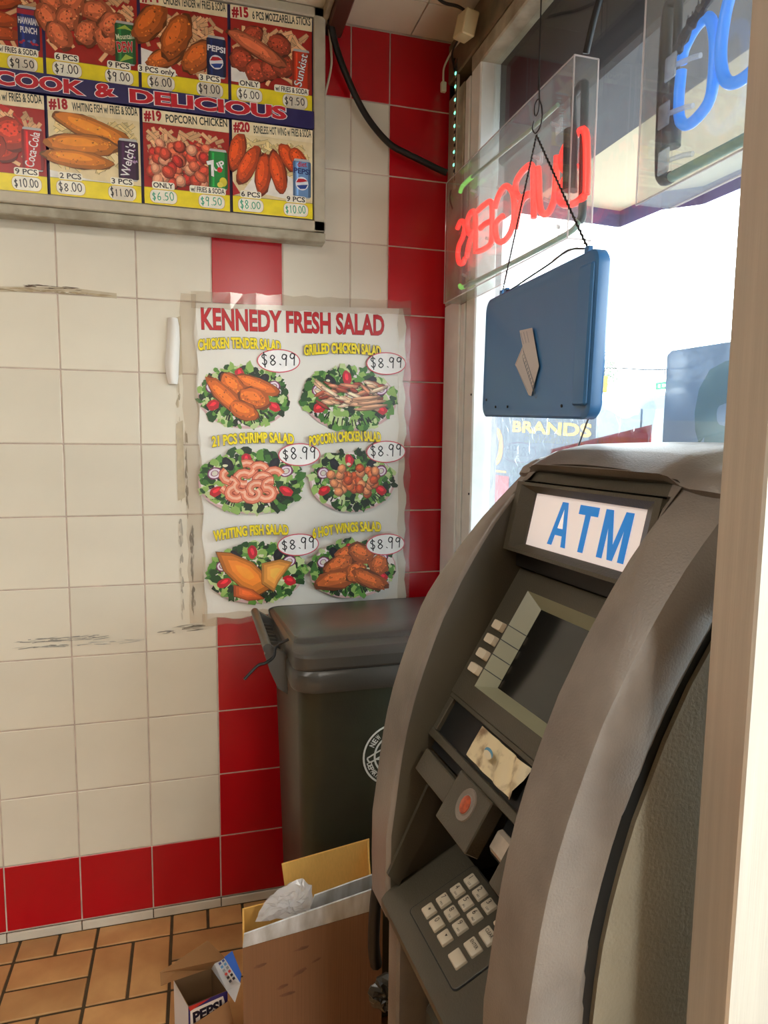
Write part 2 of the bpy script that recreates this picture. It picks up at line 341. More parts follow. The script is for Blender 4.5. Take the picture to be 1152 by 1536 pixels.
# window wall: sill wall, header, piers
wr = MB()
wr.box(.0, .12, -1.72, -.0, -.05, .86); wr.box(.0, .12, -1.72, -1.66, .86, 2.66); wr.box(.0, .12, -4.5, -4.35, -.05, 2.66); wr.box(.0, .12, -2.82, -2.75, -.05, 2.66); wr.box(.0, .12, -4.35, -2.82, -.05, .3); wr.box(.0, .12, -4.35, -2.82, 2.35, 2.66); wr.box(.0, .12, -2.75, -1.72, 2.2, 2.66); wr.box(.0, .12, -1.72, .0, 2.61, 2.66)
tag(wr.build('wall_right', M['paint']), kind='structure')
# window 1: frame members and the pane
wn = empty('window_1', (0, 0, 0)); tag(wn, kind='structure')
MB().cbox(-.012, .05, -.132, -.012, .86, 1.86, .003).build('frame_upright', M['frame_lo'], wn)
MB().cbox(-.012, .05, -.132, -.012, 1.86, 2.46, .003).build('frame_upright', M['frame'], wn)
MB().box(-.006, .05, -.012, .0, .86, 2.6).build('seal_strip', M['black'], wn)
MB().cbox(-.008, .05, -.165, -.134, .86, 2.46, .003).build('frame_upright', M['frame_lo'], wn)
MB().box(-.002, .05, -.180, -.165, .86, 2.46).build('seal_strip', M['tube_black'], wn)
MB().cbox(-.010, .05, -.245, -.180, .86, 2.46, .004).build('frame_upright', M['frame_lo'], wn)
MB().cbox(-.012, .05, -1.66, -1.60, .86, 2.46, .004).build('frame_upright', M['frame_lo'], wn)
MB().cbox(-.016, .05, -1.66, -.012, 2.50, 2.612, .004).build('frame_header', M['header'], wn)
MB().cbox(-.011, .05, -1.66, -.18, 2.455, 2.50, .004).build('frame_header', M['frame'], wn)
MB().cbox(-.035, .05, -1.66, -.012, .83, .875, .004).build('window_sill', M['frame_lo'], wn)
MB().box(.028, .034, -1.61, -.235, .865, 2.465).build('pane', M['glass'], wn)
for z in (1.02, 1.3, 1.58): 
    MB().cyl((-.0105, -.236, z), (-.0125, -.236, z), .003, 8).build('screw', M['chain'], wn)
# glazed door beyond the window, beside the camera
dr = empty('door_1', (0, 0, 0)); tag(dr, kind='structure')
MB().cbox(.02, .07, -2.75, -2.66, 0, 2.2, .003).build('door_stile', M['steel'], dr); MB().cbox(.02, .07, -1.81, -1.72, 0, 2.2, .003).build('door_stile', M['steel'], dr)
MB().cbox(.02, .07, -2.66, -1.81, 0, .2, .003).build('door_rail', M['steel'], dr); MB().cbox(.02, .07, -2.66, -1.81, 2.1, 2.2, .003).build('door_rail', M['steel'], dr)
MB().box(.042, .048, -2.66, -1.81, .2, 2.1).build('pane', M['glass'], dr)
MB().tube([(.02, -2.62, .95), (-.03, -2.62, .95), (-.03, -2.62, 1.2), (.02, -2.62, 1.2)], .01).build('door_handle', M['steel'], dr)
w2 = empty('added_window', (0, 0, 0)); tag(w2, kind='structure')  # unseen window, added so daylight reaches the cash machine's near side
MB().box(.05, .056, -4.35, -2.82, .3, 2.35).build('pane', M['glass'], w2)
for y in (-4.33, -3.585, -2.84): MB().cbox(.02, .08, y-.02, y+.02, .3, 2.35, .003).build('frame_upright', M['frame'], w2)
# metal faced end post close to the camera, at the side of the entrance
ps = empty('trim_4', (0, 0, 0)); tag(ps, kind='structure')
MB().cbox(-.381, -.28, -1.645, -1.602, .0, 2.63, .002).build('metal_post', M['steel'], ps)
MB().cbox(-.28, -.0, -1.64, -1.607, .0, 2.63, .002).build('metal_panel', M['steel'], ps)

# ================================================================== wall things
exec_order = None
def wallfn(y): return lambda u, v, h: (u, -.0006-y-h, v)
# grime, glue marks left on the wall
gm = Art(); rg = random.Random(3)
def smear(x0, x1, z, th, n, col=(172, 160, 138)):
    for i in range(n):
        x = rg.uniform(x0, x1); l = rg.uniform(.004, .03); zz = z+rg.uniform(-th, th)
        k = rg.uniform(.92, 1.2); gm.ell(x, zz, l, rg.uniform(.0005, .0015), tuple(min(255, c*k) for c in col), rg.uniform(-.08, .12), .4, 9, rg)
def vsmear(x, z0, z1, th, n, col=(158, 148, 128)):
    for i in range(n):
        z = rg.uniform(z0, z1); k = rg.uniform(.95, 1.25); gm.ell(x+rg.uniform(-th, th), z, rg.uniform(.0008, .003), rg.uniform(.006, .02), tuple(min(225, c*k) for c in col), rg.uniform(-.1, .1), .4, 9, rg)
gm.poly([(-1.25, 1.825), (-1.08, 1.836), (-.96, 1.826), (-.96, 1.84), (-1.09, 1.848), (-1.25, 1.838)], (196, 182, 155))
smear(-1.25, -.96, 1.834, .004, 40, (158, 140, 110)); smear(-1.19, -1.05, 1.846, .005, 12, (82, 66, 52))
smear(-1.24, -1.02, .884, .006, 40, (150, 146, 136)); smear(-1.24, -1.12, .866, .003, 16, (150, 146, 136)); smear(-1.09, -.86, .866, .004, 14, (178, 174, 164)); smear(-.87, -.83, .885, .004, 8, (140, 134, 124))
vsmear(-.806, 1.27, 1.60, .004, 26, (172, 160, 136)); vsmear(-.806, .93, 1.22, .004, 34, (170, 162, 146)); vsmear(-.775, .94, 1.2, .005, 34, (120, 112, 98)); vsmear(-.786, 1.2, 1.5, .002, 20, (128, 116, 96)); smear(-.82, -.76, .895, .01, 14, (120, 112, 98))
for z0, z1 in ((1.27, 1.5), (1.62, 1.79)): gm.poly([(-.812, z0), (-.792, z0+.01), (-.794, z1), (-.812, z1-.01)], (200, 186, 158))
g = gm.build('grime', printmat('grime_marks', .6), wb, wallfn(.0002))
# a curl of loose white tape and the clear tape round the poster
tp = MB(); cols = [(-.828, -.802), (-.829, -.798), (-.832, -.797), (-.836, -.799), (-.839, -.801), (-.835, -.803), (-.830, -.806)]
zz = [1.782, 1.76, 1.72, 1.68, 1.655, 1.62, 1.60]
vs = []; 
for (a, b), z in zip(cols, zz):
    for t in range(5): x = a+(b-a)*t/4; vs.append((x, -.004-.012*math.sin(PI*t/4)-.006*(1.78-z)/.18*(1-t/4), z))
tp.add(vs, [(i*5+j, i*5+j+1, (i+1)*5+j+1, (i+1)*5+j) for i in range(6) for j in range(4)])
o = tp.build('loose_tape', mat('white_tape', (232, 228, 220), .5), smooth=60); tag(o, 'curled strip of white tape peeling off the tiles left of the salad poster', 'tape')

# ------------------------------------------------------------------ food drawings
R = random.Random(11)
def shade(c, k): return tuple(max(0, min(255, v*k)) for v in c)
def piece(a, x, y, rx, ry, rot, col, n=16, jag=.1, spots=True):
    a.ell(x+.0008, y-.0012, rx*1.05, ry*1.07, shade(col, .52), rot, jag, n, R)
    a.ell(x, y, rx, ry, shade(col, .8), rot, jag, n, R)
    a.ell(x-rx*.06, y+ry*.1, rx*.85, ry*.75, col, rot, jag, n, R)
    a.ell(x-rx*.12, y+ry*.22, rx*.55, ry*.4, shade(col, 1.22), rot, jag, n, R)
    if spots:
        for i in range(26):
            q = R.uniform(-.8, .8)*rx; s = R.uniform(-.7, .7)*ry*math.sqrt(max(.05, 1-(q/rx)**2)); c, sn = math.cos(rot), math.sin(rot)
            a.ell(x+q*c-s*sn, y+q*sn+s*c, min(rx, ry)*R.uniform(.05, .12), min(rx, ry)*R.uniform(.04, .1), shade(col, R.choice([.6, .75, .85, 1.2, 1.35, 1.5])), rot+R.uniform(-1, 1), .4, 6, R)
def leaf(a, x, y, r, col): a.ell(x, y, r, r*R.uniform(.6, 1), col, R.uniform(0, 3), .45, 9, R)
def salad(a, cx, cy, rx, ry, kind):
    a.ell(cx, cy-ry*.04, rx*1.04, ry*1.05, (214, 176, 176), 0, 0, 30); a.ell(cx, cy-ry*.0, rx*1.0, ry*1.0, (238, 226, 222), 0, 0, 30)
    G = [(36, 74, 30), (62, 112, 44), (98, 150, 62), (150, 186, 96), (30, 48, 26), (196, 214, 150)]
    for i in range(330):
        t = R.uniform(0, 2*PI); k = R.uniform(.04, 1.04)**.5; leaf(a, cx+rx*k*math.cos(t), cy+ry*k*math.sin(t), rx*R.uniform(.05, .12), R.choice(G))
    for i in range(26):
        t = R.uniform(PI*1.05, PI*1.95); a.line([(cx+rx*.75*math.cos(t), cy+ry*.7*math.sin(t)), (cx+rx*.88*math.cos(t)+.003, cy+ry*.93*math.sin(t))], .0035, (28, 36, 24))
    for t, c in ((2.75, (120, 40, 90)), (.5, (120, 40, 90)), (3.6, (190, 30, 40)), (5.8, (200, 30, 44)), (.95, (24, 22, 30)), (2.2, (24, 22, 30)), (1.7, (190, 34, 50))):
        x, y = cx+rx*.78*math.cos(t), cy+ry*.72*math.sin(t)
        if c[0] == 120: a.ell(x, y, rx*.15, ry*.2, c, .4, .05, 14); a.ell(x, y, rx*.12, ry*.16, (236, 220, 232), .4, .05, 14); a.ell(x, y, rx*.08, ry*.1, (150, 90, 120), .4, .05, 14); a.ell(x, y, rx*.06, ry*.08, (220, 214, 200), .4, .05, 14)
        else: a.ell(x, y, rx*.15, ry*.16, c, t, .12, 12, R); a.ell(x, y+ry*.03, rx*.08, ry*.06, shade(c, 1.5), t, .2, 9, R)
    for i in range(14): a.ell(cx+R.uniform(-.6, .6)*rx, cy+R.uniform(-.5, .6)*ry, rx*.05, ry*.05, (228, 226, 190), 0, .3, 8, R)
    if kind == 'tender':
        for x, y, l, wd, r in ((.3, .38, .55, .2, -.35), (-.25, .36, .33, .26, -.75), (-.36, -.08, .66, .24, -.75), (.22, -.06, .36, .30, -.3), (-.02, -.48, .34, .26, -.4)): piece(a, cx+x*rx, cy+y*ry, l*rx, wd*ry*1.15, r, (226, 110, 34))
    elif kind == 'grill':
        for i in range(52): piece(a, cx+R.uniform(-.7, .65)*rx, cy+R.uniform(-.25, .55)*ry*(1), rx*R.uniform(.1, .24), ry*.07, R.uniform(-.7, .5), R.choice([(226, 176, 140), (206, 136, 104), (236, 200, 170), (170, 84, 60), (150, 60, 44)]), 9, .25, False)
        for i in range(6): piece(a, cx+(.3+R.uniform(-.1, .3))*rx, cy+(-.3+i*.07)*ry, rx*.34, ry*.06, .12, (222, 164, 128), 9, .15, False)
    elif kind == 'shrimp':
        for x, y in ((-.1, .42), (-.42, .2), (.15, .35), (.45, .18), (-.15, .1), (.22, .02), (-.45, -.12), (-.2, -.18), (.1, -.25), (.4, -.15), (-.32, -.38), (.0, -.42), (.28, -.4)):
            t0 = R.uniform(0, 6); pts = [(cx+x*rx+rx*.15*math.cos(t0+k*.6), cy+y*ry+ry*.2*math.sin(t0+k*.6)) for k in range(8)]
            a.line(pts, rx*.17, (176, 70, 50)); a.line(pts, rx*.14, (232, 132, 100)); a.line([(p[0], p[1]+.0012) for p in pts], rx*.05, (248, 190, 160))
    elif kind == 'popcorn':
        for i in range(34):
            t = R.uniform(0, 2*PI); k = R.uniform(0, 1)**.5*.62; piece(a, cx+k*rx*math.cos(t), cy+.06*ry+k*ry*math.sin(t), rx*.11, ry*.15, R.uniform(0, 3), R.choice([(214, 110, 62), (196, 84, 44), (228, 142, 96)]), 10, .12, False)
    elif kind == 'fish':
        for P, c in (([(-.85, .75), (-.55, .7), (-.1, .35), (.2, -.15), (.3, -.55), (0, -.8), (-.35, -.5), (-.7, .1)], (214, 124, 40)), ([(.1, .3), (.5, .42), (.75, .3), (.45, -.35), (.35, -.7), (.1, -.4)], (226, 150, 66)), ([(-.5, -.4), (-.1, -.6), (.15, -.95), (-.2, -.98), (-.5, -.8)], (196, 92, 40))):
            Q = [(cx+x*rx, cy+y*ry) for x, y in P]; mx = sum(q[0] for q in Q)/len(Q); my = sum(q[1] for q in Q)/len(Q)
            for k, s in ((1.04, .5), (1, .85), (.84, 1.03), (.6, 1.18), (.35, 1.3)): a.poly([(mx+(q[0]-mx)*k, my+(q[1]-my)*k+(1-k)*.004) for q in Q], shade(c, s))
    else:
        for x, y, l, wd, r in ((-.1, .48, .32, .28, .2), (.18, .55, .28, .26, -.5), (-.35, .15, .34, .28, .5), (.62, .1, .2, .3, 1.2), (-.4, -.35, .46, .26, .2), (.05, -.15, .25, .3, 1), (.38, -.42, .42, .22, -.45)): piece(a, cx+x*rx, cy+y*ry, l*rx*1.08, wd*ry*1.25, r, (206, 104, 46), 14, .2)

# ------------------------------------------------------------------ salad poster
po = empty('salad_poster', (-.445, 0, 1.38)); tag(po, 'large white vinyl poster of six salads taped to the tiles above the bin', 'poster')
ox, oz = -.445, 1.38
def pfn(u, v, h): return (u-ox, -.0065-h-pw(u, v), v-oz)
def pw(u, v): return 0
NX, NY = 24, 34; pm = MB(); vs = []
def pedge(s, t):      # s 0..1 left-right, t 0..1 bottom-top
    xb = -.738+(.612)*s; xt = -.757+.618*s; x = xb+(xt-xb)*t
    zb = .917+.012*s; zt = 1.826+.022*s; z = zb+(zt-zb)*t
    if s < .02: x += .004*math.sin(t*40)
    if s > .98: x += .004*math.sin(t*55)+.003*math.sin(t*23)
    if t < .02: z += .005*math.sin(s*31)
    return x, z
for j in range(NY+1):
    for i in range(NX+1): x, z = pedge(i/NX, j/NY); vs.append((x-ox, -.0062-pw(x, z), z-oz))
pm.add(vs, [(j*(NX+1)+i, j*(NX+1)+i+1, (j+1)*(NX+1)+i+1, (j+1)*(NX+1)+i) for j in range(NY) for i in range(NX)])
pm.build('vinyl_sheet', mat('poster_vinyl', (232, 228, 218), .32, noise=.07, nscale=6, bump=.5, bscale=22), po, smooth=60)
a = Art()
a.text('KENNEDY FRESH SALAD', (-.738, 1.757), (-.203, 1.767), .056, (196, 20, 30), .03, (60, 8, 10), .012)
dish = [('tender', -.622, 1.572, .125, .086, 'CHICKEN TENDER SALAD', (-.748, 1.697), (-.515, 1.704), (-.522, 1.676)),
        ('grill', -.306, 1.572, .138, .088, 'GRILLED CHICKEN SALAD', (-.448, 1.695), (-.214, 1.703), (-.197, 1.681)),
        ('shrimp', -.603, 1.325, .146, .088, '21 PCS SHRIMP SALAD', (-.714, 1.426), (-.478, 1.436), (-.463, 1.404)),
        ('popcorn', -.299, 1.325, .128, .088, 'POPCORN CHICKEN SALAD', (-.433, 1.430), (-.212, 1.445), (-.196, 1.414)),
        ('fish', -.590, 1.055, .138, .086, 'WHITING FISH SALAD', (-.714, 1.153), (-.496, 1.166), (-.468, 1.134)),
        ('wings', -.297, 1.055, .132, .086, '6 HOT WINGS SALAD', (-.424, 1.153), (-.21, 1.169), (-.196, 1.127))]
for k, cx, cz, rx, rz, tx, p0, p1, el in dish:
    salad(a, cx, cz, rx, rz, k)
    a.text(tx, p0, p1, .0275, (250, 226, 20), .042, (50, 40, 6), .032, arch=.008)
    a.ell(el[0], el[1], .063, .034, (206, 70, 90), .03, 0, 28); a.ell(el[0], el[1], .060, .031, (244, 242, 240), .03, 0, 28)
    a.hand('$8.99', (el[0]-.05, el[1]-.016), (el[0]+.056, el[1]-.006), .034, (22, 20, 26), .1)
a.build('print', M['poster'], po, pfn)
tape = MB()
for (x0, x1, z0, z1, dy) in ((-.765, -.12, 1.812, 1.858, .0005), (-.150, -.112, .93, 1.85, .0003), (-.785, -.742, .91, 1.85, .0002), (-.75, -.12, .898, .935, .0004)):
    n = 18; vs = []
    for i in range(n+1):
        t = i/n
        if x1-x0 > z1-z0: vs += [(x0+(x1-x0)*t-ox, -.0095-dy-.0006*math.sin(i*2.1), z0+.003*math.sin(i*3.7)-oz+.022*(x0+(x1-x0)*t+.757)/.618*.8), (x0+(x1-x0)*t-ox, -.0095-dy-.0006*math.sin(i*1.1), z1+.003*math.sin(i*2.9)-oz+.012*t)]
        else: vs += [(x0-.003*math.sin(i*2.7)-ox-.01*t, -.0095-dy-.0006*math.sin(i*2.1), z0+(z1-z0)*t-oz), (x1+.003*math.sin(i*3.3)-ox-.01*t, -.0095-dy-.0006*math.cos(i), z0+(z1-z0)*t-oz)]
    tape.add(vs, [(2*i, 2*i+1, 2*i+3, 2*i+2) for i in range(n)])
tape.build('clear_tape', glassy('clear_tape', (.93, .9, .86), haze=.22, hazecol=(.8, .74, .66), rough=.12), po)

# ------------------------------------------------------------------ menu board
mb = empty('menu_board', (-.86, -.02, 2.33)); tag(mb, 'wide framed menu board of priced fried food pictures high on the tiled wall', 'menu board')
mx, mz = -.86, 2.33
PX0 = -1.336; x0f, x1f = -1.37, -.394
MB().box(x0f-mx, x1f-mx-.001, -.020, .02, 2.035-mz, 2.622-mz).build('casing', M['frame'], mb)
for nm, b in (('frame_bar', (x0f, x1f, 2.036, 2.066)), ('frame_bar', (x0f, x1f, 2.602, 2.628)), ('frame_bar', (x1f-.033, x1f, 2.036, 2.628)), ('frame_bar', (x0f, x0f+.033, 2.036, 2.628))):
    MB().cbox(b[0]-mx, b[1]-mx, -.036, -.018, b[2]-mz, b[3]-mz, .003).build(nm, mat('menu_frame', (196, 186, 164), .4, noise=.15, nscale=30), mb)
MB().cbox(x0f-mx, x1f-mx+.002, -.030, .018, 2.008-mz, 2.036-mz, .003).build('lower_ledge', M['frame'], mb)
a = Art(); NAVY = (42, 36, 92)
a.rect(PX0, -.427, 2.064, 2.604, NAVY)
XP = [-1.336, -1.109, -.882, -.654, -.427]
def fries(a, x0, x1, z0, z1, n=26, col=(232, 190, 120), red=True):
    for i in range(n):
        x = R.uniform(x0+.006, x1-.006); z = R.uniform(z0, z1); t = R.uniform(-.9, .9)+PI/2; l = R.uniform(.012, .03); dx, dz = l*math.cos(t), l*math.sin(t)
        p = [(max(x0, min(x1, x-dx)), z-dz*.5), (max(x0, min(x1, x+dx)), min(z1+.004, z+dz*.5))]
        a.line(p, .0105, shade(col, .6)); a.line(p, .0085, shade(col, R.uniform(.85, 1.08)))
CAN = {'punch': ((34, 52, 120), (170, 40, 60), 'PUNCH'), 'dew': ((40, 110, 56), (170, 200, 80), 'DEW'), 'pepsi': ((24, 38, 88), (200, 30, 40), 'PEPSI'), 'sunkist': ((206, 60, 30), (240, 130, 40), 'Sunkist'),
       'coke': ((190, 20, 24), (230, 230, 230), 'Coca-Cola'), 'welch': ((58, 22, 60), (120, 60, 130), "Welch's"), 'seven': ((30, 140, 60), (200, 220, 90), '7UP'), 'diet': ((110, 150, 200), (200, 40, 50), 'PEPSI')}
def can(a, cx, cz, w_, h_, k):
    c, c2, t = CAN[k]; x0, x1, z0, z1 = cx-w_/2, cx+w_/2, cz-h_/2, cz+h_/2
    a.rr(x0+.003, x1-.003, z0, z1, .004, (190, 190, 190)); a.rr(x0, x1, z0+.004, z1-.006, .004, shade(c, .7)); a.rr(x0+w_*.12, x1-w_*.15, z0+.004, z1-.006, .004, c); a.rect(x0+w_*.2, x0+w_*.3, z0+.008, z1-.01, shade(c, 1.35))
    if k in ('pepsi', 'diet'):
        a.text('PEPSI', (x0+.002, cz+h_*.14), (x1-.002, cz+h_*.12), h_*.13, (240, 240, 245) if k == 'pepsi' else (34, 44, 110), .03)
        if k == 'diet': a.text('diet', (cx-.012, cz+h_*.3), (cx+.014, cz+h_*.32), h_*.13, (200, 40, 50), .02)
        a.ell(cx, cz-h_*.12, w_*.36, w_*.36, (236, 238, 244)); a.poly([(cx-w_*.33, cz-h_*.1), (cx-w_*.2, cz), (cx+w_*.1, cz+w_*.02), (cx+w_*.33, cz-h_*.04), (cx+w_*.1, cz-h_*.07), (cx-w_*.1, cz-h_*.09)], (200, 30, 44)); a.poly([(cx-w_*.3, cz-h_*.18), (cx, cz-h_*.15), (cx+w_*.33, cz-h_*.13), (cx+w_*.2, cz-h_*.24), (cx-w_*.1, cz-h_*.26)], (36, 70, 150))
    elif k == 'dew':
        a.text('Mountain', (x0+.004, cz+h_*.06), (x1-.003, cz+h_*.14), h_*.12, (225, 235, 200), .02, (20, 50, 30), .02); a.text('DEW', (x0+.006, cz-h_*.22), (x1-.004, cz-h_*.16), h_*.22, (200, 30, 40), .04, (235, 235, 225), .02)
        a.poly([(x0+.004, cz+h_*.3), (cx, cz+h_*.42), (x1-.006, cz+h_*.3), (cx, cz+h_*.33)], c2); a.poly([(x0+.01, z0+.006), (cx, cz-h_*.25), (x1-.006, z0+.02), (cx, z0+.012)], c2)
    elif k == 'punch':
        a.rect(x0, x1, z1-.02, z1-.008, c2); a.text('HAWAIIAN', (x0+.002, cz+h_*.1), (x1-.002, cz+h_*.1), h_*.14, (235, 235, 240), .03); a.text('PUNCH', (x0+.006, cz-h_*.1), (x1-.006, cz-h_*.1), h_*.13, (235, 235, 240), .03)
        for i in range(8): a.ell(cx+R.uniform(-.4, .4)*w_, cz-h_*.3+R.uniform(-.006, .006), .004, .003, R.choice([(180, 40, 60), (90, 120, 190), (60, 40, 110)]), 0, .3, 8, R)
    elif k in ('coke', 'sunkist', 'welch'):
        a.text(t, (x0+w_*.62-.006, z0+.008), (x0+w_*.62+.012, z1-.012), w_*.42, (242, 240, 240), .01, (30, 20, 60) if k == 'sunkist' else None, .03)
        if k == 'welch': 
            a.text('Grape', (cx+.002, cz-.008), (x1-.002, cz-.004), .008, (220, 190, 220), .01)
            for i in range(7): a.ell(cx+R.uniform(-.4, .4)*w_, cz+R.uniform(-.4, .4)*h_, .003, .0015, (170, 120, 180), R.uniform(0, 3), 0, 7)
    else:
        a.text('UP', (cx-.008, cz-.006), (x1-.004, cz+.01), .018, (240, 240, 240), .03, (30, 90, 40), .02); a.text('7', (x0+.006, cz-.018), (cx, cz-.012), .036, (245, 245, 245), .05, (30, 90, 40), .02); a.ell(cx+.004, cz, .007, .007, (205, 30, 36)); a.ell(x1-.012, z0+.022, .01, .012, (226, 210, 60)); a.ell(x1-.02, z0+.014, .008, .007, (240, 226, 90))
def pill(a, cx, cz, top, price, col=(28, 26, 28), patch=False, hw=.034):
    tw = hw*(1.3 if len(top) > 9 else .75); cx_ = cx-(.010 if len(top) > 9 else 0)
    a.rr(cx_-tw-.003, cx_+tw+.003, cz+.0175, cz+.036, .005, (250, 245, 225)); a.text(top, (cx_-tw, cz+.0205), (cx_+tw, cz+.0215), .0125, (34, 30, 34), .022)
    a.rr(cx-hw-.001, cx+hw+.001, cz-.019, cz+.016, .014, (190, 140, 60)); a.rr(cx-hw, cx+hw, cz-.018, cz+.015, .013, (250, 246, 228))
    if patch: a.rr(cx-hw*.75, cx+hw*.8, cz-.02, cz+.014, .004, (226, 216, 196))
    a.hand(price, (cx-hw*.85, cz-.012), (cx+hw*.85, cz-.008), .021, col, .11)
def panel(a, i, upper, no, title, kind, drink, pills):
    x0, x1 = XP[i]+.004, XP[i+1]-.004; z0, z1 = (2.356, 2.598) if upper else (2.066, 2.303)
    back = (172, 32, 26) if kind not in ('fish', 'boneless') else (238, 218, 170)
    a.rect(x0, x1, z0, z1, (244, 228, 190) if not upper or no in ('#15', '#14') else (176, 40, 30)); zt = z1-(.033 if not (upper and no == '') else 0)
    a.rect(x0, x1, z0+.042, zt, back)
    if kind in ('cut', 'mozz', 'strips'): pass
    for q in range(5): a.ell(R.uniform(x0+.05, x1-.05), R.uniform(z0+.09, zt-.04), .045, .03, shade(back, R.uniform(.8, 1.25)), R.uniform(0, 3), .1, 14, R)
    fc = (240, 214, 150) if kind in ('fish', 'boneless') else (246, 190, 140)
    fries(a, x0+.01, x1-.01, zt-.085, zt-.014, 95, fc); fries(a, x0+.005, x1-.01, z0+.06, zt-.05, 30, fc)
    O = {'fish': (224, 130, 36), 'boneless': (214, 78, 24)}.get(kind, (206, 84, 44))
    cxm = (x0+x1)/2-.022; czm = (z0+.05+zt)/2
    if kind == 'fish':
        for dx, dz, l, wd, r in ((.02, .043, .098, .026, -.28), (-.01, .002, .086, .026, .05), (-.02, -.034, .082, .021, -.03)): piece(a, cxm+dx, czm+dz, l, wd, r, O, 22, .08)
        a.poly([(x0, z0+.06), (x0+.1, z0+.045), (x1, z0+.042), (x0, z0+.042)], (240, 236, 228))
    elif kind == 'balls':
        for k in range(78): piece(a, x0+.016+R.random()*(x1-x0-.034), z0+.056+R.random()*.10, R.uniform(.012, .017), R.uniform(.012, .016), R.uniform(0, 3), R.choice([(206, 76, 54), (222, 108, 76), (196, 52, 44), (236, 158, 124)]), 11, .13, False)
    elif kind == 'boneless':
        a.poly([(x0+.03, z0+.06), (x1-.05, z0+.045), (x1-.05, z0+.1), (cxm, z0+.14)], (246, 240, 230)); a.poly([(x0, z0+.042), (x0+.02, z0+.05), (x0, z0+.08)], (180, 30, 34))
        for k, (dx, dz, l, r) in enumerate(((-.075, .03, .05, 1.35), (-.045, .0, .055, 1.1), (-.005, -.02, .055, 1.45), (.035, -.01, .055, 1.8), (.065, .03, .04, 2.1), (.09, .03, .03, 2.2))): piece(a, cxm+dx, czm+dz, l, .021, r, O, 16, .09)
    elif kind == 'mozz':
        a.poly([(x0, z0+.05), (x0+.05, z0+.05), (x0+.03, z0+.09), (x0, z0+.11)], (240, 236, 230))
        for dx, dz, l, wd, r in ((-.06, -.02, .03, .03, 0), (-.02, -.045, .03, .03, .5), (.02, -.03, .034, .026, 1), (.05, -.02, .03, .03, .2), (.04, .03, .03, .028, 0), (-.03, .045, .03, .022, .5), (-.015, .012, .085, .021, -.42)): piece(a, cxm+dx, czm+dz, l, wd, r, (176, 70, 44) if l < .05 else (212, 108, 68), 18, .12)
    elif kind == 'nugget':
        for dx, dz in ((-.07, .035), (-.02, .04), (.035, .025), (-.078, -.01), (-.035, -.005), (.01, -.03), (-.055, -.045), (.055, -.04), (.07, .0)): piece(a, cxm+dx, czm+dz, .034, .027, R.uniform(0, 3), (216, 112, 72), 18, .16)
    elif kind == 'tender':
        a.poly([(x0, z0+.045), (x0+.09, z0+.045), (x0+.05, z0+.09), (x0, z0+.1)], (240, 236, 230))
        for dx, dz, l, wd, r in ((-.065, .035, .058, .030, .9), (-.03, -.045, .05, .022, .5), (.0, .01, .062, .032, 1.1), (.055, -.03, .052, .030, .8)): piece(a, cxm+dx, czm+dz, l, wd, r, (200, 100, 34), 22, .1)
    elif kind == 'strips':
        for k in range(5): piece(a, cxm+.01, czm-.06+k*.035, .075, .018, R.uniform(-.1, .1), (200, 84, 34), 16, .1)
    else:
        for dx, dz in ((-.06, 0), (.0, .02), (.03, -.02), (-.03, -.045), (.055, .01), (.0, -.02)): piece(a, cxm+dx, czm+dz, .035, .04, R.uniform(0, 3), (206, 60, 34), 18, .1)
    for q in range(4): pass
    can(a, x1-.028-.002, z0+.105, .05, .105, drink)
    a.rect(x0, x1, z0, z0+.042, (246, 224, 32)); a.line([(x0, z0+.042), (x1, z0+.042)], .001, (120, 90, 30))
    if zt < z1-.01: a.rect(x0, x1, zt, z1, (244, 228, 190))
    if no: a.text(no, (x0+.004, z1-.028), (x0+.048, z1-.025), .023, (178, 12, 26), .05, (250, 240, 220), .02)
    if title: a.text(title, (x0+.058, z1-.027), (x1-.004, z1-.019), .019, (40, 54, 46), .022)
    for k, (top, pr, cl, pt) in enumerate(pills): pill(a, x0+(.048 if k == 0 else .172), z0+.022, top, pr, cl, pt)
K = (28, 26, 28); GR = (52, 170, 130)
panel(a, 0, True, '', '', 'strips', 'punch', [('ONLY', '$6.50', K, False), ('w/ FRIES & SODA', '$9.50', K, True)])
panel(a, 1, True, '', '', 'nugget', 'dew', [('6 PCS', '$7.00', K, False), ('9 PCS', '$9.00', K, False)])
panel(a, 2, True, '#14', 'CHICKEN TENDER w/ FRIES & SODA', 'tender', 'pepsi', [('3 PCS only', '$6.00', K, True), ('3 PCS', '$9.00', K, True)])
panel(a, 3, True, '#15', '6 PCS MOZZARELLA STICKS', 'mozz', 'sunkist', [('ONLY', '$6.00', K, False), ('w/ FRIES & SODA', '$9.50', K, True)])
panel(a, 0, False, '#17', 'HOT WING w/ FRIES & SODA', 'wings', 'coke', [('6 PCS', '$8.00', K, False), ('9 PCS', '$10.00', K, False)])
panel(a, 1, False, '#18', 'WHITING FISH w/ FRIES & SODA', 'fish', 'welch', [('2 PCS', '$8.00', K, False), ('3 PCS', '$11.00', K, True)])
panel(a, 2, False, '#19', 'POPCORN CHICKEN', 'balls', 'seven', [('ONLY', '$6.50', GR, False), ('w/ FRIES & SODA', '$9.50', GR, False)])
panel(a, 3, False, '#20', 'BONELESS HOT WING w/ FRIES & SODA', 'boneless', 'diet', [('6 PCS', '$8.00', GR, False), ('9 PCS', '$10.00', GR, False)])
a.rect(PX0, -.427, 2.306, 2.353, NAVY)
for tx, xa, xb in (('COOK', -1.222, -1.016), ('&', -.99, -.94), ('DELICIOUS', -.908, -.503)):
    a.text(tx, (xa, 2.314), (xb, 2.3235 if tx != 'COOK' else 2.3155), .030, (200, 20, 40), .045, (250, 240, 240), .03)
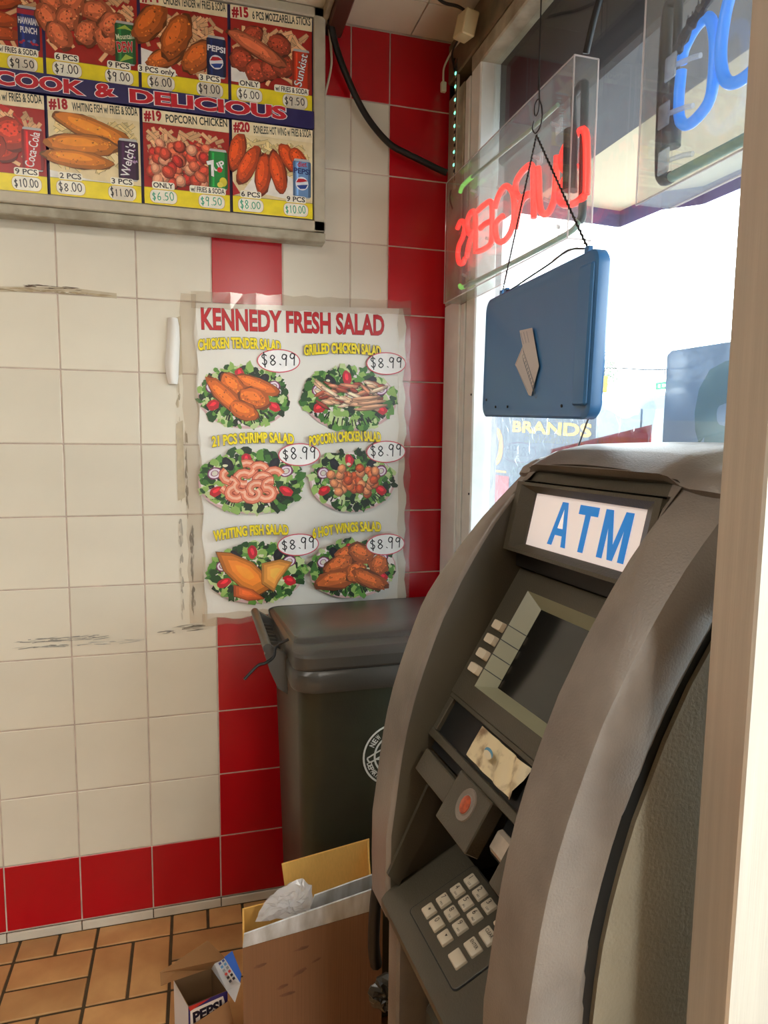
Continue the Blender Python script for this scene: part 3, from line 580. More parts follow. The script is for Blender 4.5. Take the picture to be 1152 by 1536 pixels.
a.build('print', M['print'], mb, lambda u, v, h: (u-mx, -.0215-h, v-mz))

# ------------------------------------------------------------------ cables on the wall
def cable(name, pts, r, m, label, cat, group=None, n=8):
    o = MB().tube(smooth_path(pts, 8), r, n).build(name, m, smooth=60); tag(o, label, cat, group); return o
cable('cable', [(-.381, -.062, 2.630), (-.379, -.052, 2.60), (-.362, -.036, 2.55), (-.336, -.03, 2.491), (-.293, -.03, 2.409), (-.25, -.03, 2.352), (-.198, -.03, 2.307), (-.15, -.03, 2.288), (-.107, -.03, 2.274), (-.05, -.03, 2.255), (-.022, -.035, 2.245)], .0095, M['cable'], 'thick black cable sagging down the red tiles from the menu board', 'cable')
cable('wire', [(-.385, -.045, 2.61), (-.372, -.02, 2.55), (-.370, -.012, 2.50), (-.388, -.012, 2.42)], .0035, M['ivory'], 'thin pale wire hanging beside the right end of the menu board', 'wire')
cable('wire', [(-.30, -.42, 2.622), (-.22, -.27, 2.622), (-.16, -.24, 2.612), (-.11, -.21, 2.605), (-.07, -.22, 2.595), (-.042, -.225, 2.58)], .004, M['cable'], 'thin black wire crossing the ceiling to the beige power adapter', 'wire')

# led strip with adapter
ls = empty('led_strip', (-.004, -.072, 2.375)); tag(ls, 'vertical green lit led strip on the window frame corner', 'led strip')
MB().cbox(-.012, -.002, -.012, .002, -.19, .16, .001).build('backing', M['ivory'], ls)
for i in range(8):
    z = .13-i*.036
    MB().cbox(-.015, -.0115, -.009, -.001, z-.003, z+.003, .0006).build('led', M['green_glow'], ls)
    MB().cbox(-.0135, -.0115, -.009, -.001, z-.021, z-.013, .0004).build('resistor', M['chain'], ls)
ad = MB().cbox(-.03, .008, -.032, .028, -.03, .03, .003).build('power_adapter', M['beige_case']); ad.location = (-.038, -.225, 2.545); ad.rotation_euler = (.2, .15, .1)
tag(ad, 'small beige power adapter box fixed under the ceiling corner', 'adapter')
cable('wire', [(-.045, -.185, 2.535), (-.042, -.12, 2.545), (-.045, -.06, 2.53), (-.045, -.05, 2.505), (-.044, -.05, 2.49)], .003, M['ivory'], 'white wire ending in a small plug beside the led strip', 'wire')
o = MB().cbox(-.052, -.036, -.056, -.044, 2.462, 2.49, .002).build('plug', M['ivory']); tag(o, 'small white plug end dangling at the top corner of the red tiles', 'plug')
cable('wire', [(-.056, -.225, 2.53), (-.056, -.15, 2.52), (-.03, -.10, 2.50), (-.028, -.085, 2.53), (-.02, -.075, 2.545)], .003, M['chain'], 'tangled dark wire between the adapter and the led strip', 'wire')

# ================================================================== neon signs
def case(name, label, y0, y1, z0, z1, xf, xb):
    t = empty(name, (xf, (y0+y1)/2, z0)); tag(t, label, 'neon sign'); cy = (y0+y1)/2; X = lambda x: x-xf
    w_ = .003
    f = MB().box(0, w_, y0-cy, y1-cy, 0, z1-z0).build('front_sheet', M['acrylic'], t)
    MB().box(X(xb)-w_, X(xb), y0-cy, y1-cy, 0, z1-z0).build('back_sheet', M['acrylic'], t)
    for a_, b_ in ((y0, y0+w_), (y1-w_, y1)): MB().box(w_, X(xb)-w_, a_-cy, b_-cy, 0, z1-z0).build('side_sheet', M['acrylic'], t)
    for a_, b_ in ((0, w_), (z1-z0-w_, z1-z0)): MB().box(w_, X(xb)-w_, y0-cy+w_, y1-cy-w_, a_, b_).build('edge_sheet', M['acrylic'], t)
    r = .0016; E = MB()
    for (p, q) in (((0, y0, z0), (0, y1, z0)), ((0, y0, z1), (0, y1, z1)), ((0, y0, z0), (0, y0, z1)), ((0, y1, z0), (0, y1, z1)), ((X(xb), y0, z0), (X(xb), y0, z1)), ((0, y0, z1), (X(xb), y0, z1)), ((0, y0, z0), (X(xb), y0, z0)), ((X(xb), y0, z0), (X(xb), y1, z0))):
        E.cyl((p[0], p[1]-cy, p[2]-z0), (q[0], q[1]-cy, q[2]-z0), r, 6)
    E.build('glued_edge', M['acrylic_edge'], t); return t, cy
tb, cyb = case('neon_sign', 'clear box with red neon tubes spelling BURGERS hanging in the window', -.81, -.135, 1.845, 2.178, -.06, -.008)
def tz(y, z, x=-.030): return (x+.06, y-cyb, z-1.845)
LET = {'burger_letter_b': [(-.822, 1.925), (-.82, 1.98), (-.808, 2.046), (-.77, 2.052), (-.735, 2.045), (-.722, 2.02), (-.745, 1.995), (-.782, 1.992), (-.745, 1.985), (-.718, 1.96), (-.735, 1.935), (-.78, 1.922), (-.815, 1.924)]}
letters = [('letter_b', LET['burger_letter_b']),
  ('letter_u', [(-.704, 2.04), (-.703, 1.99), (-.698, 1.955), (-.676, 1.936), (-.648, 1.944), (-.633, 1.975), (-.628, 2.02), (-.622, 2.047)]),
  ('letter_r', [(-.611, 1.944), (-.606, 2.0), (-.596, 2.058), (-.56, 2.066), (-.52, 2.055), (-.518, 2.03), (-.545, 2.008), (-.585, 2.004), (-.55, 2.0), (-.532, 1.975), (-.52, 1.945)]),
  ('letter_g', [(-.402, 2.03), (-.425, 2.055), (-.462, 2.062), (-.50, 2.035), (-.513, 1.99), (-.50, 1.95), (-.462, 1.935), (-.425, 1.945), (-.41, 1.975), (-.414, 1.992), (-.45, 1.996)]),
  ('letter_e', [(-.30, 1.951), (-.345, 1.946), (-.385, 1.952), (-.388, 2.0), (-.38, 2.05), (-.34, 2.058), (-.295, 2.056)]),
  ('letter_e', [(-.385, 2.004), (-.35, 2.008), (-.315, 2.006)]),
  ('letter_r', [(-.288, 1.95), (-.284, 2.0), (-.276, 2.055), (-.25, 2.066), (-.226, 2.055), (-.224, 2.032), (-.24, 2.012), (-.268, 2.008), (-.242, 1.99), (-.224, 1.955)]),
  ('letter_s', [(-.150, 2.052), (-.172, 2.064), (-.196, 2.056), (-.206, 2.036), (-.19, 2.015), (-.165, 2.0), (-.158, 1.975), (-.172, 1.952), (-.198, 1.945), (-.212, 1.955)])]
for nm, pts in letters:
    MB().tube([tz(p.x, p.y) for p in smooth_path([(y, z, 0) for y, z in pts], 5)], .0074, 8).build(nm, M['red_glow'], tb, smooth=80)
def inbox(name, pts, r, m): return MB().tube(smooth_path([tz(*p) for p in pts], 5), r, 8).build(name, m, tb, smooth=80)
inbox('border_tube', [(-.80, 1.885), (-.78, 1.872), (-.70, 1.870), (-.5, 1.872), (-.3, 1.876), (-.22, 1.878)], .006, M['tube_grey'])
inbox('border_tube', [(-.22, 1.878), (-.19, 1.88), (-.178, 1.889)], .006, M['lime_glow'])
inbox('border_tube', [(-.165, 2.145), (-.18, 2.156), (-.22, 2.158), (-.25, 2.157)], .006, M['lime_glow'])
inbox('border_tube', [(-.25, 2.157), (-.40, 2.150), (-.575, 2.142), (-.70, 2.142)], .0045, M['tube_grey'])
inbox('painted_tube', [(-.75, 2.145, -.02), (-.782, 2.145, -.022), (-.792, 2.12, -.024), (-.796, 2.0, -.024), (-.80, 1.92, -.024), (-.803, 1.89, -.026), (-.80, 1.882, -.03)], .0085, M['tube_black'])
inbox('painted_tube', [(-.742, 2.14, -.02), (-.752, 2.06, -.02), (-.762, 1.95, -.02)], .006, M['tube_black'])
MB().cyl(tz(-.776, 2.06, -.042), tz(-.78, 1.945, -.042), .014, 12).build('tube_sleeve', M['tube_black'], tb, smooth=60)
for y, z in ((-.25, 2.12), (-.20, 1.91), (-.42, 2.07), (-.36, 1.965), (-.60, 2.075), (-.66, 1.965), (-.70, 1.90), (-.68, 2.11), (-.17, 2.03)):
    b = MB(); b.cbox(-.005, .0, -.012, .012, -.014, .014, .002); b.tube([(-.004, 0, 0), (-.022, 0, .004)], .004, 8); o = b.build('tube_clip', M['clip'], tb); o.location = tz(y, z, -.012); 
wires = MB().tube(smooth_path([tz(-.15, 2.155, -.052), tz(-.15, 2.13, -.055), tz(-.16, 2.10, -.05)], 5), .002, 6).build('thin_wire', M['chain'], tb)
# blue one
tb2, cy2 = case('neon_sign', 'clear box with blue neon tubes hanging above the cash machine, nearest the post', -1.58, -1.035, 1.835, 2.30, -.068, -.004)
def t2(y, z, x=-.035): return (x+.068, y-cy2, z-1.835)
def in2(name, pts, r, m): return MB().tube(smooth_path([t2(*p) for p in pts], 5), r, 10).build(name, m, tb2, smooth=80)
in2('letter_d', [(-1.085, 2.02), (-1.083, 1.97), (-1.092, 1.942), (-1.115, 1.932), (-1.148, 1.945), (-1.156, 1.975), (-1.154, 2.03), (-1.14, 2.065), (-1.115, 2.068), (-1.09, 2.05), (-1.085, 2.03)], .0085, M['blue_glow'])
in2('letter_o', [(-1.185, 2.085), (-1.172, 2.05), (-1.168, 2.0), (-1.180, 1.962), (-1.205, 1.948), (-1.24, 1.955), (-1.26, 1.99), (-1.262, 2.05), (-1.245, 2.09), (-1.21, 2.10), (-1.188, 2.09)], .0085, M['blue_glow'])
in2('painted_tube', [(-1.075, 2.13), (-1.052, 2.135), (-1.045, 2.11), (-1.045, 2.0), (-1.048, 1.90), (-1.055, 1.872), (-1.075, 1.868)], .0095, M['tube_black'])
in2('painted_tube', [(-1.07, 2.125), (-1.072, 2.05), (-1.066, 1.96)], .007, M['tube_black'])
in2('border_tube', [(-1.075, 1.868), (-1.2, 1.866), (-1.4, 1.864), (-1.55, 1.864)], .008, M['tube_grey'])
MB().cyl(t2(-1.068, 1.99), t2(-1.070, 1.915), .015, 12).build('tube_sleeve', M['tube_black'], tb2, smooth=60)
rt = MB(); q = [(-1.085, 2.045), (-1.11, 2.066), (-1.14, 2.08), (-1.165, 2.1), (-1.19, 2.11)]
rt.tube(smooth_path([t2(y, z, -.045) for y, z in q], 5), [.008+.002*math.sin(i*2.3) for i in range(21)], 8)
for i in range(14): y = -1.085-i*.0075; z = 2.05+i*.0045; rt.cyl(t2(y, z, -.045), t2(y-.006+R.uniform(-.006, .006), z+R.uniform(-.02, .022), -.05), .0009, 5)
rt.build('ragged_black_tape', M['cable'], tb2)
for y, z in ((-1.09, 2.02), (-1.08, 1.955), (-1.085, 1.885)):
    b = MB(); b.cbox(-.003, .0, -.012, .014, -.018, .018, .002); b.tube([(0, -.002, 0), (.012, -.03, .0), (.014, -.045, -.004)], .004, 8)
    for u, v in ((-.008, .013), (.009, .013), (-.008, -.013), (.009, -.013)): b.cyl((-.0035, u, v), (.0005, u, v), .0018, 6)
    o = b.build('tube_clip', M['clip'], tb2); o.location = t2(y, z, -.056)
cable('cable', [(-.03, -.80, 2.19), (-.03, -.83, 2.25), (-.03, -.87, 2.30), (-.03, -.93, 2.37), (-.03, -1.0, 2.45)], .007, M['cable'], 'black cable rising behind the red neon sign towards the window head', 'cable')
for (y, z0, z1, x, lb) in ((-.64, 2.178, 2.61, -.045, 'thin wire holding up the red neon sign from above'), (-.158, 2.178, 2.5, -.045, 'thin wire from the led strip to the red neon sign corner')):
    o = MB().cyl((x, y, z0), (x, y, z1), .0012, 6).build('wire', M['chain']); tag(o, lb, 'wire')

# ------------------------------------------------------------------ hanging led sign seen from behind
yaw = math.atan2(-.05, -.495)
sg = empty('hanging_sign', (-.175, -.905, 1.495)); sg.rotation_euler = (math.radians(2.2), 0, math.atan2(.05, .495)*-1)
tag(sg, 'dark rounded back of a sign hanging on a chain before the red neon', 'sign')
HL, HH = .248, .242
secs = []
for x, ins in ((-.010, .012), (-.013, .004), (-.010, 0), (.006, 0), (.010, .003)):
    secs.append([(x, p[0], p[1]) for p in [(q[0], q[1]) for q in rrect(-HL+ins, HL-ins, 0+ins, HH-ins, .022, 0, 6)]])
MB().loft(secs).build('casing', M['signback'], sg, smooth=50)
MB().cbox(-.019, -.011, -HL+.003, -HL+.045, .02, HH-.02, .003).build('side_rib', M['signback'], sg)
for y in (-HL+.055, HL-.065, HL-.09): MB().cbox(-.004, .004, y-.007, y+.007, HH-.002, HH+.012, .001).build('hanging_lug', M['signback'], sg)
for y, z in ((HL-.03, .035), (HL-.09, .02), (-HL+.09, .02), (HL-.16, .02)): MB().cyl((-.0125, y, z), (-.0145, y, z), .0025, 8).build('screw', M['black'], sg)
a = Art(); c0, d0 = -.0, 0
LG = [(.041, .158), (-.020, .156), (-.059, .088), (-.030, .038), (-.018, .040), (.056, .098), (.022, .128)]
a.poly(LG, (196, 188, 188)); 
for k in range(3): a.line([(.034-k*.014, .153), (.018-k*.013, .132)], .0016, (110, 116, 130))
R2 = random.Random(5)
for k in range(11):
    y0 = .022-k*.0060; z0 = .126-k*.0062
    a.line([(q.x, q.y) for q in smooth_path([(y0, z0, 0), (y0-.008, z0-.012, 0), (y0-.002, z0-.016, 0), (y0-.014, z0-.030, 0), (y0-.02, z0-.024, 0)], 4)], .0014, (70, 84, 104))
a.line([(.052, .098), (.024, .122)], .0012, (150, 60, 70)); a.line([(.050, .094), (-.012, .048)], .0012, (120, 120, 134))
a.build('emblem_sticker', M['signprint'], sg, lambda u, v, h: (-.0137-h, u, v))
MB().tube(smooth_path([(-.002, HL-.09, HH+.008), (-.002, HL-.12, HH+.004), (0, .05, HH+.010), (0, -.05, HH+.016), (0, -.12, HH+.022), (0, -HL+.07, HH+.012)], 5), .0018, 6).build('power_lead', M['cable'], sg)
# chain from the two lugs up to the hook
ch = empty('hanging_chain', (-.172, -.885, 1.99)); tag(ch, 'fine dark chain in an inverted V from the hook to the hanging sign', 'chain')
Mw = Matrix.Translation(sg.location) @ sg.rotation_euler.to_matrix().to_4x4()
top = Vector((-.172, -.885, 1.995))
for y in (-HL+.055, HL-.065):
    lug = Mw @ Vector((0, y, HH+.012)); n = 58; b = MB(); d = (lug-top)
    for i in range(n):
        p = top+d*(i/n); q = top+d*((i+.8)/n); s_ = (.0022 if i % 2 else 0)
        b.tube([p-top+Vector((0, s_, 0)), q-top+Vector((0, -s_+.0011, 0))], .0017, 6)
    b.build('chain_strand', M['chain'], ch)
hk = MB(); pts = [(0, .012, .02), (0, .016, .008), (0, .004, -.004), (0, -.012, .0), (0, -.018, .014), (0, -.014, .034), (0, -.002, .050), (0, .010, .046), (0, .010, .030), (0, .0, .026), (0, -.006, .04), (0, -.002, .09), (0, 0, .20), (0, 0, .625)]
o = hk.tube(smooth_path(pts, 6), .0013, 6).build('hook_wire', M['chain']); o.location = (-.172, -.885, 1.999); tag(o, 'thin bent wire hook dropping from the ceiling to hold the chain', 'hook')
cable('wire', [(-.188, -1.128, 1.53), (-.17, -1.09, 1.50), (-.12, -.995, 1.475), (-.06, -.88, 1.44), (-.022, -.81, 1.39)], .0016, M['cable'], 'thin dark wire dropping from the hanging sign towards the back of the cash machine', 'wire')

# ================================================================== trash bin
bn = empty('wheeled_bin', (-.31, -.33, 0)); tag(bn, 'dark green wheeled refuse bin with closed lid under the salad poster', 'bin')
bx, by = -.31, -.33
def rl(x0, x1, y0, y1, r, z, n=5): return [(p[0]-bx, p[1]-by, p[2]) for p in rrect(x0, x1, y0, y1, r, z, n)]
MB().loft([rl(-.528, -.05, -.555, -.10, .05, .03), rl(-.535, -.045, -.565, -.09, .05, .3), rl(-.549, -.035, -.595, -.07, .05, .80), rl(-.551, -.033, -.60, -.068, .05, .92)]).build('body', M['binp'], bn, smooth=50)
MB().loft([rl(-.567, -.025, -.632, -.055, .055, .905), rl(-.570, -.022, -.636, -.052, .058, .912), rl(-.570, -.022, -.636, -.052, .058, .944), rl(-.565, -.027, -.63, -.057, .055, .953)]).build('rim', M['lidp'], bn, smooth=35)
def lz(x): return .007*math.sin(max(0, min(1, (x+.60)/.35))*PI/2)
lid = [(.954, 0, 0), (.960, -.003, 0), (.982, -.003, 0), (.988, .003, .003), (.992, .020, .012), (.993, .070, .022), (1.000, .078, .028), (1.003, .088, .034), (1.003, .2, .1)]
secs = []
for z, iy, ix in lid:
    q = rl(-.567+ix*.45, -.028-ix*.3, -.628+iy, -.058-iy*.1, .045 if iy < .05 else .022, z, 6)
    secs.append([(p[0], p[1], p[2]+(lz(p[0]+bx) if z > .99 else 0)-(max(0, min(p[2]-.957, (p[1]+by+.53)*.1)) if z > .975 else 0)) for p in q])
MB().loft(secs).build('lid', M['lidp'], bn, smooth=24)
hb = MB()
for y in (-.50, -.18):
    hb.prism([(-.566, .955), (-.611, .985), (-.618, .960), (-.606, .92), (-.588, .878), (-.566, .862)], (y-.009, y+.009), lambda u, v, h: (u-bx, h-by, v))
for k in range(9): y = -.47+k*.033; hb.prism([(-.566, .945), (-.602, .952), (-.588, .905), (-.566, .892)], (y-.003, y+.003), lambda u, v, h: (u-bx, h-by, v))
hb.prism([(-.564, .866), (-.588, .882), (-.606, .925), (-.600, .925), (-.584, .89), (-.564, .876)], (-.50, -.18), lambda u, v, h: (u-bx, h-by, v))
hb.build('handle_bracket', M['lidp'], bn)
MB().cyl((-.611-bx, -.51-by, .975), (-.611-bx, -.17-by, .975), .011, 12).build('handle_bar', M['lidp'], bn, smooth=60)
MB().tube(smooth_path([(-.566-bx, -.53-by, 1.0), (-.594-bx, -.53-by, .985), (-.601-bx, -.54-by, .965), (-.621-bx, -.55-by, .955), (-.638-bx, -.55-by, .95), (-.668-bx, -.56-by, .925)], 5), .0035, 7).build('hook_strap', M['cable'], bn)
for y in (-.50, -.14): MB().cyl((-.42-bx, y-.025-by, .1), (-.42-bx, y+.025-by, .1), .1, 24).build('wheel', M['cable'], bn, smooth=40)
# round printed emblem on the side
a = Art(); ecx, ecz, er = -.330, .728, .0765; WH = (232, 236, 230); GN = (62, 68, 52)
def ring(a, cx, cz, r0, r1, col, n=48):
    for i in range(n):
        t0, t1 = 2*PI*i/n, 2*PI*(i+1)/n; k = len(a.v)
        a.v += [(cx+r*math.cos(t), cz+r*math.sin(t), a.h) for r, t in ((r0, t0), (r1, t0), (r1, t1), (r0, t1))]; a.c += [lin(col)]*4; a.f.append((k, k+1, k+2, k+3))
    a.h += a.STEP
ring(a, ecx, ecz, er-.0045, er, WH); ring(a, ecx, ecz, er*.60, er*.66, WH)
def arc_text(a, txt, r, t0, t1, h, flip=False):
    for i, c in enumerate(txt):
        if c == ' ': continue
        t = t0+(t1-t0)*i/(len(txt)-1); x, z = ecx+r*math.cos(t), ecz+r*math.sin(t); d = 1 if flip else -1
        tx, tz_ = -math.sin(t)*d, math.cos(t)*d; w_ = h*.36
        a.text(c, (x-tx*w_, z-tz_*w_), (x+tx*w_, z+tz_*w_), h, WH, .03)
arc_text(a, 'NEW YORK CITY', er*.72, math.radians(152), math.radians(28), .0125)
arc_text(a, 'DEPARTMENT OF SANITATION', er*.89, math.radians(196), math.radians(344), .0115, True)
for pts in ([(-.066, -.002), (-.03, .016), (-.01, .018), (.02, .008), (.05, .018)], [(-.066, -.002), (-.058, -.012), (-.03, .0), (-.005, .004), (.02, -.008), (.05, .002)], [(-.05, -.006), (-.03, -.008), (-.012, -.004), (0, -.02), (.03, -.028)], [(-.02, .0), (-.01, -.014), (.006, -.03)]):
    a.line([(ecx+q.x, ecz+q.y) for q in smooth_path([(x, z, 0) for x, z in pts], 5)], .0038, WH)
a.build('round_emblem', M['signprint'], bn, lambda u, v, h: (u-bx, -.5955-h-(v-.80)*.045-.001-by, v))

# ================================================================== cardboard box
bo = empty('cardboard_box', (-.552, -.700, 0), math.radians(7.8)); tag(bo, 'large open brown cardboard box with white flaps between bin and cash machine', 'box')
BW, BD, BH, t_ = .149, .06, .462, .004
def wallp(b, x0, x1, y0, y1, z0, z1): return b.box(x0, x1, y0, y1, z0, z1)
MB().box(-BW, BW, -BD, -BD+t_, 0, BH).build('front_panel', M['card'], bo)
MB().box(-BW, BW, BD-t_, BD, 0, BH-.005).build('back_panel', M['card_in'], bo)
MB().box(-BW, -BW+t_, -BD+t_, BD-t_, 0, BH-.003).build('side_panel', M['card_in'], bo); MB().box(BW-t_, BW, -BD+t_, BD-t_, 0, BH-.003).build('side_panel', M['card_in'], bo)
MB().box(-BW+t_, BW-t_, -BD+t_, BD-t_, .001, .005).build('bottom_panel', M['card'], bo)
def flap(name, q, m, th=.004, nrm=(0, 1, 0)):
    n_ = Vector(nrm)*th; vs = [Vector(p) for p in q]; k = len(vs)
    return MB().add([*vs, *[v+n_ for v in vs]], [tuple(range(k)), tuple(range(2*k-1, k-1, -1))]+[(i, (i+1) % k, k+(i+1) % k, k+i) for i in range(k)]).build(name, m, bo)
tag(flap('front_flap', [(-BW, -BD, BH+.001), (BW+.004, -BD, BH+.001), (BW+.010, -BD-.006, BH+.038), (BW+.003, -BD-.009, BH+.058), (0, -BD-.008, BH+.046), (-BW+.003, -BD-.007, BH+.034)], M['card_white']), label='white faced flap')
flap('inner_flap', [(-.02, -BD+.03, BH-.01), (BW-.006, -BD+.03, BH-.01), (BW+.008, -BD+.02, BH+.055), (BW-.012, -BD+.02, BH+.068), (0, -BD+.02, BH+.055)], M['card_white'])
tag(flap('back_flap', [(-.050, BD-.010, BH-.03), (BW-.006, BD-.010, BH-.03), (BW-.004, BD+.012, BH+.074), (-.062, BD+.010, BH+.066)], M['card_in']), label='tall yellowish back flap')
flap('side_flap', [(BW-.008, BD-.012, BH-.01), (BW-.006, BD+.009, BH+.072), (BW-.010, BD-.02, BH+.05), (BW-.012, -.01, BH-.01)], M['card_in'], .004, (-1, 0, 0))
for o in bo.children:
    for v in o.data.vertices: v.co.x += .2*(v.co.y+BD)
b = MB()
a = Art()
for x, z, r1, r2, t in ((-.115, .415, .012, .004, .1), (-.03, .425, .016, .004, .05), (-.035, .375, .018, .005, .35), (-.07, .355, .012, .004, .1), (.0, .39, .010, .003, .3), (-.06, .335, .016, .004, 0)):
    for k in range(4): a.ell(x+k*.002, z, r1*(1-k*.18), r2*(1-k*.15), (126-k*5, 82-k*4, 54-k*3), t, .3, 12, R)
tag(a.build('dark_stain', printmat('box_stain', .8, .2, 60), bo, lambda u, v, h: (u, -BD-.0005-h, v)), kind='stuff')
# crumpled clear film on the box corner
def crumple(name, outline, depth, m, label, cat, seed, loc, n=14, amp=.006):
    rr = random.Random(seed); cx = sum(p[0] for p in outline)/len(outline); cz = sum(p[1] for p in outline)/len(outline)
    K = len(outline)*4; O = []
    for i in range(K):
        a0 = outline[(i//4) % len(outline)]; a1 = outline[(i//4+1) % len(outline)]; t = (i % 4)/4; O.append((a0[0]+(a1[0]-a0[0])*t+rr.uniform(-.002, .002), a0[1]+(a1[1]-a0[1])*t+rr.uniform(-.002, .002)))
    vs = []; fs = []
    for side in (-1, 1):
        for j in range(n+1):
            k = 1-j/n*.98; dd = depth*math.sin(math.acos(min(1, k)))*side
            for (x, z) in O: vs.append((cx+(x-cx)*k, dd+(rr.uniform(-amp, amp) if j else 0), cz+(z-cz)*k+(rr.uniform(-amp, amp)*.4 if j else 0)))
    for s_ in range(2):
        o_ = s_*(n+1)*K
        for j in range(n):
            for i in range(K): fs.append((o_+j*K+i, o_+j*K+(i+1) % K, o_+(j+1)*K+(i+1) % K, o_+(j+1)*K+i))
    o = MB().add(vs, fs).build(name, m); o.location = loc; tag(o, label, cat); return o
crumple('plastic_bag', [(-.072, -.026), (-.055, .012), (-.02, .036), (.022, .052), (.042, .030), (.046, -.022), (.0, -.030)], .014, M['film'], 'crumpled clear plastic film bulging over the left rim of the cardboard box', 'plastic bag', 4, (-.590, -.728, .502), 6, .004)
crumple('plastic_bag', [(-.024, .015), (-.008, .038), (.03, .05), (.045, .02), (.045, -.045), (.012, -.03), (-.015, -.012)], .016, mat('grey_bag', (58, 52, 42), .3, noise=.3, nscale=30), 'dark plastic bag scrap squeezed between the box and the cash machine', 'plastic bag', 9, (-.463, -.965, .465), 6, .004)
cable('cable', [(-.455, -.93, .70), (-.462, -.935, .66), (-.468, -.94, .62), (-.470, -.94, .55), (-.462, -.93, .50)], .011, M['cable'], 'black cable bundle hanging at the left flank of the cash machine', 'cable')

# ================================================================== soda carton
sc_ = empty('soda_carton', (-.774, -.543, 0)); tag(sc_, 'small open blue soft drink carton on the floor left of the cardboard box', 'carton')
A_, B_, C_, D_ = [Vector((x+.774, y+.543, 0)) for x, y in ((-.833, -.508), (-.747, -.494), (-.714, -.571), (-.800, -.594))]
H = Vector((0, 0, .2)); Z0 = Vector((0, 0, .0))
blue = mat('carton_blue', (52, 44, 110), .35, noise=.1); ins = mat('carton_inside', (120, 88, 56), .7, noise=.1); cardb = mat('carton_kraft', (150, 106, 62), .7, noise=.12); wht = mat('carton_white', (225, 228, 235), .4)
cen = (A_+B_+C_+D_)/4
def cwall(name, p, q, mo):
    i0, i1 = p+(cen-p)*.03, q+(cen-q)*.03
    b = MB(); b.add([p, q, q+H, p+H], [(0, 1, 2, 3)]); b.cur = 1; b.add([i0, i1, i1+H, i0+H], [(3, 2, 1, 0)]); b.add([p+H, q+H, i1+H, i0+H], [(0, 1, 2, 3)]); return b.build(name, [mo, ins], sc_, fix=False)
cwall('back_wall', A_, B_, blue); cwall('right_wall', B_, C_, blue); cwall('front_wall', C_, D_, blue); cwall('left_wall', D_, A_, wht)
MB().add([p+Vector((0, 0, .002)) for p in (A_, B_, C_, D_)], [(0, 1, 2, 3)]).build('bottom', ins, sc_, fix=False)
def thin(name, pts, m, th=.0015):
    P = [Vector(p)-Vector((-.774, -.543, 0)) for p in pts]; nn = (P[1]-P[0]).cross(P[2]-P[0]).normalized()*th; k = len(P)
    return MB().add(P+[p+nn for p in P], [tuple(range(k)), tuple(range(2*k-1, k-1, -1))]+[(i, (i+1) % k, k+(i+1) % k, k+i) for i in range(k)]).build(name, m, sc_)
thin('open_flap', [(-.833, -.508, .2), (-.747, -.494, .2), (-.715, -.515, .235), (-.755, -.478, .26), (-.860, -.550, .26), (-.858, -.565, .24)], cardb)
thin('icon_flap', [(-.747, -.494, .2), (-.714, -.571, .2), (-.700, -.632, .222), (-.686, -.603, .238), (-.718, -.518, .238), (-.74, -.516, .228)], wht)
thin('blue_flap', [(-.718, -.517, .239), (-.687, -.602, .239), (-.683, -.585, .245), (-.699, -.510, .246)], mat('bright_blue_card', (30, 110, 235), .3))
thin('torn_flap', [(-.790, -.606, .165), (-.712, -.584, .185), (-.704, -.60, .15), (-.70, -.61, .10), (-.775, -.632, .10)], cardb)
a = Art(); e1 = (C_-D_).normalized(); 
def ffn(u, v, h): p = D_+e1*u+Vector((0, 0, v)); o_ = Vector((e1.y, -e1.x, 0)); return tuple(p+o_*(.0012+h))
a.poly([(.004, .190), (.004, .150), (.07, .150), (.082, .175), (.078, .192)], (226, 216, 206)); a.text('PEPSI', (.010, .157), (.076, .160), .024, (30, 24, 40), .05); a.poly([(.0, .2), (.05, .2), (.004, .188)], (190, 50, 40))
a.build('print', M['signprint'], sc_, ffn)
a = Art(); 
for k in range(6):
    for j in range(2): a.rect(.012+k*.012, .019+k*.012, .007+j*.011, .014+j*.011, [(60, 80, 150), (90, 150, 200), (150, 160, 170), (200, 60, 60), (30, 30, 40), (30, 30, 50)][k])
p0 = Vector((-.740, -.516, .2295))+Vector((.774, .543, 0)); px = (Vector((-.700, -.625, .224))-Vector((-.740, -.516, .229))).normalized(); py = Vector((.8, .3, .35)).normalized(); py = (py-px*py.dot(px)).normalized(); pn = px.cross(py); pn = -pn if pn.z < 0 else pn
a.build('printed_icons', M['signprint'], sc_, lambda u, v, h: tuple(p0+px*u+py*v*.8+pn*(.004+h)))

# ================================================================== cash machine
PSI, DN = .0587, .4643
nx_ = Vector((math.cos(PSI), math.sin(PSI), 0)); fy_ = Vector((-math.sin(PSI), math.cos(PSI), 0))
AX = .55; ao = Vector((CAM.x, CAM.y, 0))+nx_*AX+fy_*(DN+.21)
atm = empty('cash_machine', ao, PSI); tag(atm, 'tall dark grey cash machine with lit ATM sign and keypad in front of the window', 'cash machine')
FR = [(.30, .316), (.60, .301), (.80, .2915), (.86, .290), (.92, .2905), (.95, .2945), (1.0, .3005), (1.035, .3055), (1.067, .3115), (1.10, .3195), (1.128, .328), (1.157, .338), (1.184, .348), (1.2, .3545), (1.216, .361), (1.235, .371), (1.265, .3865), (1.292, .4025), (1.313, .4155), (1.342, .435), (1.352, .4425), (1.38, .466), (1.415, .496)]
RR_ = [(.30, .345), (.80, .345), (.937, .347), (.974, .350), (1.008, .354), (1.044, .361), (1.08, .370), (1.12, .382), (1.192, .411), (1.216, .422), (1.24, .435), (1.26, .447), (1.286, .464), (1.33, .497), (1.37, .535), (1.40, .575), (1.42, .62)]
